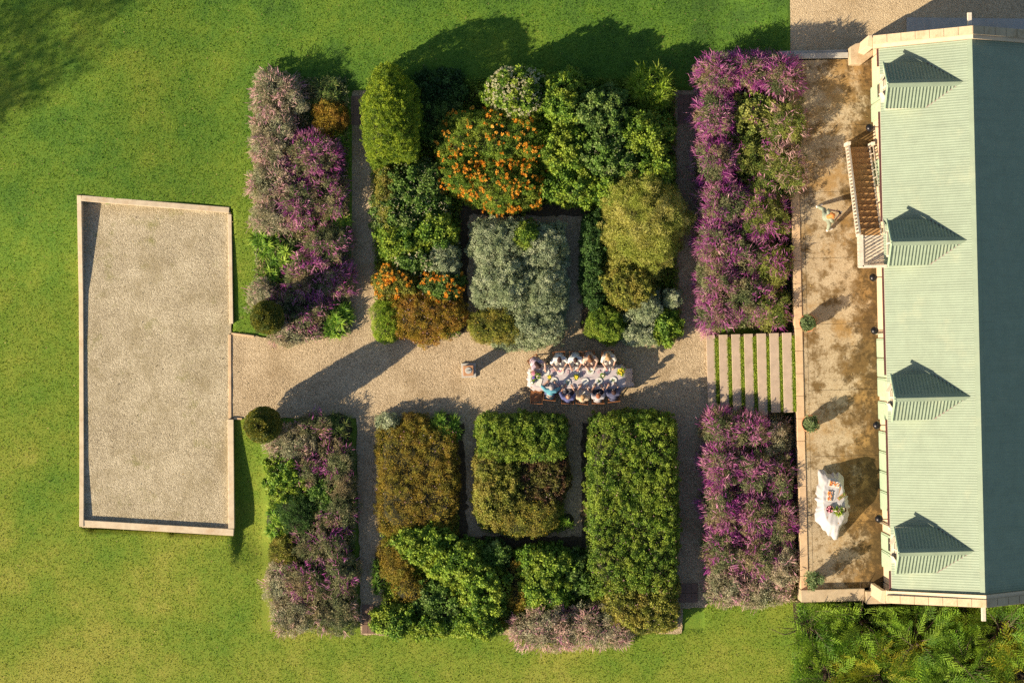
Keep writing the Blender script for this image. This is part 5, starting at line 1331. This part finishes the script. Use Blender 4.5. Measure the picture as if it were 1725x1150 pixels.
    for s, L in ((-1, 'l'), (1, 'r')):
        an = V_['an'+L]; tv = Vector(J.get('toe'+L, (0, .17, -.05))); mb = MB(); mb.caps(an+Vector((0,0,-.03))-tv*.1, an+tv, .050, .040); o = mb.build('shoe', M[shoes], t); fuse(o, .014)
    # hair
    mb = MB(); bk = -fwd
    if hair != 'bald': mb.ball(tuple(hd+bk*.014+Vector((0,0,.018))), (.092, .106, .112), 14, 10)
    else:
        for k in range(9):
            a = -1.9+k*.475; v = (bk*math.cos(a)+side*math.sin(a)); mb.ball(tuple(hd+v*.078+Vector((0,0,-.01))), (.030, .030, .045), 8, 6)
    if hair == 'long':
        mb.tube([hd+bk*.05, hd+bk*.10+Vector((0,0,-.10)), hd+bk*.15+Vector((0,0,-.22)), hd+bk*.15+Vector((0,0,-.34))], [.085, .088, .080, .045], 12)
        for s in (-1, 1): mb.tube([hd+side*s*.055+Vector((0,0,.02)), hd+side*s*.085+Vector((0,0,-.09)), hd+side*s*.095+bk*.02+Vector((0,0,-.20))], [.045, .045, .028], 8)
    if hair == 'bun': mb.ball(tuple(hd+bk*.11+Vector((0,0,.06))), .055, 10, 8); mb.tube([hd+bk*.05, hd+bk*.08+Vector((0,0,-.09))], [.07, .04], 10)
    o = mb.build('hair', M[hairm], t); fuse(o, .010)
    if hat:
        mb = MB(); c = hd+Vector((0,0,.085)); mb.lathe([(.235,0),(.238,.006),(.110,.020),(.100,.085),(.070,.105),(.002,.108)], tuple(c), 32, False); o = mb.build('hat', M[hat], t, smooth=True)
        q = o.modifiers.new('solid', 'SOLIDIFY'); q.thickness = .006
    if extra: extra(t, V_)
    return t
def seated(lean=.0, hands=.0, twist=.0, armw=0.0, reach=0.0):
    a = twist
    J = dict(pelvis=(0, -.02, .56), chest=(0+a*.2, .05+lean*.5, .88), neck=(a*.3, .06+lean*.9, 1.08), head=(a*.5, .12+lean*1.2, 1.235),
             shl=(-.175+a*.2, .05+lean*.8, 1.00), shr=(.175+a*.2, .05+lean*.8, 1.00), ell=(-.25-armw, .20+lean*.6, .82), elr=(.25+armw, .20+lean*.6, .82),
             wrl=(-.15-armw*.3, .42+reach, .815+hands), wrr=(.16+armw*.3, .40+reach, .815+hands),
             hpl=(-.09, .02, .55), hpr=(.09, .02, .55), knl=(-.11, .43, .55), knr=(.12, .42, .55), anl=(-.11, .46, .10), anr=(.13, .44, .10), palm=(0, 0, 1))
    return J
def seat_person(hx, hy, side, J, chair, **kw):
    kw['rz'] = kw.get('rz', 0)+R(random.uniform(-9, 9))
    """hx,hy: where the head shows; side +1 = north of the table facing south"""
    head = Vector(J['head']); rz = kw.pop('rz', 0)+(math.pi if side > 0 else 0); X_, Y_ = P(hx, hy, head.z)
    co, si = math.cos(rz), math.sin(rz); ox, oy = head.x*co-head.y*si, head.x*si+head.y*co
    p = person(X_-ox, Y_-oy, 0, rz, J, **kw)
    if chair: place_chair(X_-ox-.09*si, Y_-oy+.09*co, rz, chair)
    return p
seat_person(907.5, 617.5, 1, seated(.10, 0, 0, .02, .02), 'folding chair under the dark haired guest at the north west corner of the table', rz=R(38), top='lilac_top', skin='skin_light', hairm='hair_dark', hair='long', label='person with long dark hair in lilac leaning over the north west table corner', sleeves=.25, skirt=True, bottoms='pale_skirt')
seat_person(942.5, 607.5, 1, seated(.02, 0, 0, .05), 'folding chair under the first guest in a white top on the north side', top='white_top', skin='skin_light', hairm='hair_dark', hair='bun', label='person with dark tied hair and loose white top on the north side', sleeves=.58, skirt=True, bottoms='pale_skirt')
seat_person(969.5, 607, 1, seated(.02, .01, .0, .0), 'folding chair under the second guest in a white top on the north side', top='white_shirt', skin='skin_tan', hairm='hair_dark', hair='short', label='person with short dark hair in a white shirt, in the middle of the north side', sleeves=.62, bottoms='pale_skirt')
seat_person(995, 607, 1, seated(.04, 0, -.03, .02), 'folding chair under the guest with long brown hair', top='cream_top', skin='skin_light', hairm='hair_brown', hair='long', label='person with long brown hair and a peach coloured top on the north side', sleeves=.5, skirt=True, bottoms='cream_top')
seat_person(1025, 604, 1, seated(.0, 0, .03, .0), 'folding chair under the easternmost guest of the north side', top='ivory_top', skin='skin_light', hairm='hair_light', hair='long', label='person with light brown hair and ivory top at the east end of the north side', sleeves=.6, skirt=True, bottoms='ivory_top')
seat_person(929, 652, -1, seated(.16, 0, .05, .06, .04), 'folding chair under the guest in the turquoise shirt', top='turquoise_shirt', skin='skin_light', hairm='hair_grey', hair='short', label='person with grey hair in a turquoise shirt reaching over the south side of the table', sleeves=.62, bottoms='denim')
seat_person(957, 668, -1, seated(-.03, 0, 0, .03), 'folding chair under the balding guest in a blue shirt', top='blue_shirt', skin='skin_tan', hairm='hair_brown', hair='bald', label='balding person in a dark blue shirt on the south side of the table', sleeves=.7)
seat_person(982, 668, -1, seated(-.02, 0, 0, .0), 'folding chair under the guest in the pale shawl', top='pale_shawl', skin='skin_light', hairm='hair_light', hair='bun', label='person with fair hair in a sand coloured shawl on the south side', sleeves=.75, skirt=True, bottoms='pale_skirt')
seat_person(1008, 666, -1, seated(.0, 0, 0, .02), 'folding chair under the red haired guest', top='grey_white_shirt', skin='skin_tan', hairm='hair_auburn', hair='short', label='person with short reddish hair in a light grey shirt on the south side', sleeves=.45)
seat_person(1034, 660, -1, seated(.06, 0, .04, .02), 'folding chair under the guest in the navy shirt', top='navy_shirt', skin='skin_light', hairm='hair_dark', hair='short', label='person with dark hair in a navy shirt at the east end of the south side', sleeves=.8, bottoms='denim')
a, b = P(903.5, 667, .45); place_chair(a, b, R(-1), 'empty folding chair at the south west corner of the dining table')

# concrete apron along the north wall of the house
m = MB(); q = [P(1527, 30, .5), P(1900, 34, .5), P(1900, 62, .5), P(1527, 58, .5)]; m.prism(q[::-1], .3, .55); tag(m.build('pavement', M['concrete_grey']), kind='structure')

# the guest striding on the terrace
fa, fb = Vector((*P(1377, 348, TZ), 0)), Vector((*P(1394, 388, TZ), 0)); mid = (fa+fb)/2+Vector((.06, .02, 0)); hz = R(-70)
def to_local(v): d = v-mid; return (d.x*math.cos(-hz)-d.y*math.sin(-hz), d.x*math.sin(-hz)+d.y*math.cos(-hz))
la, lb = to_local(fa), to_local(fb)
Jp = dict(pelvis=(0, 0, .78), chest=(.02, .06, 1.06), neck=(.02, .10, 1.27), head=(.02, .15, 1.43), shl=(-.15, .08, 1.19), shr=(.19, .08, 1.19),
          ell=(-.22, .14, .95), elr=(.26, .16, .95), wrl=(-.09, .36, 1.00), wrr=(.12, .38, 1.02), hpl=(-.09, -.02, .77), hpr=(.09, .02, .77),
          knl=(la[0]*.55-.02, la[1]*.55+.10, .46), knr=(lb[0]*.55, lb[1]*.55+.08, .46), anl=(la[0], la[1], .10), anr=(lb[0], lb[1], .10), palm=(0, 0, -1))
hz2 = hz
def camera_held(t, V_):
    pass
pr = person(mid.x, mid.y, TZ, hz, Jp, 'grey_trousers', 'skin_light', 'hair_ginger', 'long', 'ginger haired person in grey green clothes standing astride on the terrace beside the stairs', 'grey_trousers', .5, shoes='shoe_white')
c_, s_ = math.cos(hz), math.sin(hz); lx, ly = .02, .47
mb = MB(); mb.box((-.07, -.03, -.045), (.07, .03, .045)); hcam = empty('hand_camera', (mid.x+lx*c_-ly*s_, mid.y+lx*s_+ly*c_, TZ+1.05), hz); tag(hcam, 'small dark camera held in front by the striding person', 'camera')
mb.build('camera_body', M['shoe_black'], hcam, bevel=.01); mb = MB(); mb.tube([(0,.03,0),(0,.09,0)], [.034,.032], 16); mb.build('lens', M['porcelain'], hcam)

# ------------------------------------------------------------------ buffet table with white cloth on the terrace
bx, by = P(1405, 846, TZ+.78); bt_ = empty('buffet_table', (bx, by, TZ), R(4)); tag(bt_, 'oval folding table hidden under the white cloth on the terrace', 'table')
mb = MB(); mb.lathe([(.38,.72),(.40,.735),(.40,.765),(.38,.775)], n=40); o = mb.build('tabletop', M['wood_board'], bt_); o.scale = (1, 2.15, 1)
for sy in (-1, 1):
    mb = MB(); mb.bar((-.2, sy*.5, 0), (.2, sy*.5, .72), .03, .03); mb.bar((.2, sy*.5, 0), (-.2, sy*.5, .72), .03, .03); mb.build('leg', M['dark_metal'], bt_)
def dropb(t):
    s = math.sin(t); return .62+.06*math.sin(3*t)
me = cloth('buffet_cloth', .40, .86, .782, dropb, None, .035, 11, round_=2.6, flare=.16, floor=.03)
co = np.empty(len(me.vertices)*3); me.vertices.foreach_get('co', co); co = co.reshape(-1, 3)
d = np.clip((.77-co[:, 2])/.7, 0, 1); th = np.arctan2(co[:, 1], co[:, 0])
for a0, amp, wd in ((R(108), .32, .16), (R(68), .12, .22), (R(250), .22, .34), (R(272), .34, .14), (R(222), .16, .25), (R(160), .05, .12), (R(315), .12, .25), (R(350), .05, .2)):
    k = amp*np.exp(-((th-((a0+math.pi) % (2*math.pi)-math.pi))/wd)**2)*d; co[:, 0] += np.cos(th)*k; co[:, 1] += np.sin(th)*k; co[:, 2] = np.maximum(.02, co[:, 2])
co[:, 2] += (.012*np.sin(co[:, 0]*23+co[:, 1]*9)*np.sin(co[:, 1]*17-co[:, 0]*6)+.004*np.sin(th*29+co[:, 1]*8)*d)*(1+1.5*d); co[:, 2] = np.maximum(co[:, 2], .02)
rr_ = .016*np.sin(th*19+2)*d+.006*np.sin(th*31)*d; co[:, 0] += np.cos(th)*rr_; co[:, 1] += np.sin(th)*rr_
me.vertices.foreach_set('co', co.ravel()); me.update()
o = link('buffet_cloth', me, M['white_cloth'], None, (bx, by, TZ), R(4), smooth=True); sb = o.modifiers.new('sub', 'SUBSURF'); sb.levels = 1; sb.render_levels = 1; tag(o, 'white cloth draped with trailing corners over the oval buffet table', 'tablecloth')
q = o.modifiers.new('solid', 'SOLIDIFY'); q.thickness = .004; q.offset = 1
ZB = TZ+.80
def board(px, py, a, w, d, label, mat, food, n=26):
    x, y = P(px, py, ZB); t = empty('serving_platter', (x, y, ZB), a); tag(t, label, 'platter', 'platters on the buffet table')
    mb = MB(); mb.box((-w/2, -d/2, 0), (w/2, d/2, .018)); mb.build('board', M[mat], t, bevel=.006); mb = MB()
    for i in range(n): mb.ball((random.uniform(-w*.42, w*.42), random.uniform(-d*.4, d*.4), .018+random.uniform(.005, .03)), (random.uniform(.015,.032), random.uniform(.012,.022), .016), 8, 5)
    mb.build('food', M[food], t)
board(1405, 815, R(-12), .42, .22, 'platter of orange food at the north end of the buffet table', 'porcelain', 'carrot_food', 34)
board(1397.5, 835, R(82), .38, .20, 'platter of orange food on the west side of the buffet table', 'porcelain', 'carrot_food', 32)
board(1418, 835.5, R(38), .36, .13, 'narrow wooden board with brown food lying at an angle on the buffet table', 'wood_board', 'salad_food', 18)
def bowl(px, py, r, mats, label):
    x, y = P(px, py, ZB); t = empty('bowl', (x, y, ZB)); tag(t, label, 'bowl')
    mb = MB(); mb.lathe([(r*.5,0),(r*.85,.04),(r,.09),(r*.96,.09),(r*.8,.045),(.01,.02)], n=24, close=False); mb.build('dish', M['chair_timber'], t, smooth=True)
    for mt in mats:
        mb = MB()
        for i in range(9): a = random.uniform(0, 6.28); u = random.uniform(0, .75)*r; mb.ball((u*math.cos(a), u*math.sin(a), .07+random.uniform(0, .04)), random.uniform(.025, .04), 10, 7)
        mb.build('contents', M[mt], t)
bowl(1397.5, 857, .14, ('wine_red', 'petal_pink'), 'bowl of dark red and pink fruit on the buffet table')
bouquet(1413, 861, ZB, ('petal_cream', 'petal_pink'), 'posy of cream and pink roses with lime leaves on the buffet table', .13, .14, 16, 90, green='lime_leaf', lw=.035)
bowl(1421, 858, .10, ('petal_cream',), 'small bowl of pale fruit at the east edge of the buffet table')

# fallen leaves and litter on the gravel, the terrace and the lawn
n = 2600; lx_ = rng.uniform(-19, 15, n); ly_ = rng.uniform(-12.5, 12.5, n); fpx = lx_/S+862.5; fpy = 575-ly_/S
zz = np.where((fpx > 1352) & (fpx < 1462) & (fpy > 110) & (fpy < 985), TZ+.012, np.where((fpx > 139) & (fpx < 386) & (fpy > 350) & (fpy < 888), .016, np.where((fpx > 390) & (fpx < 1190) & (fpy > 578) & (fpy < 690), .022, np.where(fpx < 1300, lawn_z(lx_, ly_)+.04, -9))))
k_ = (zz > -1) & ~((fpx > 425) & (fpx < 1345) & (fpy > 110) & (fpy < 575)) & ~((fpx > 440) & (fpx < 1345) & (fpy > 695) & (fpy < 1090)) & (rng.uniform(0, 1, n) < np.where((fpx > 139) & (fpx < 386), .55, .8))
lx_, ly_, zz = lx_[k_], ly_[k_], zz[k_]; n = len(lx_); a_ = rng.uniform(0, 6.28, n)
V, Q, rr = leaves(np.stack([lx_, ly_, zz], -1), np.stack([np.cos(a_), np.sin(a_), rng.uniform(0, .25, n)], -1), nrm(np.array([0,0,1.])+randu(n)*.3), rng.uniform(.03, .075, n), rng.uniform(.018, .04, n), rng.uniform(0, 1, n))
leafmat('litter', [(.07,.045,.02), (.16,.10,.04), (.30,.22,.08), (.05,.05,.02)], None, trans=.1)
tag(link('fallen_leaves', np_mesh('fallen_leaves', V, Q, rr), M['litter']), 'scattered brown fallen leaves on the gravel, terrace and lawn', None, None, 'stuff')
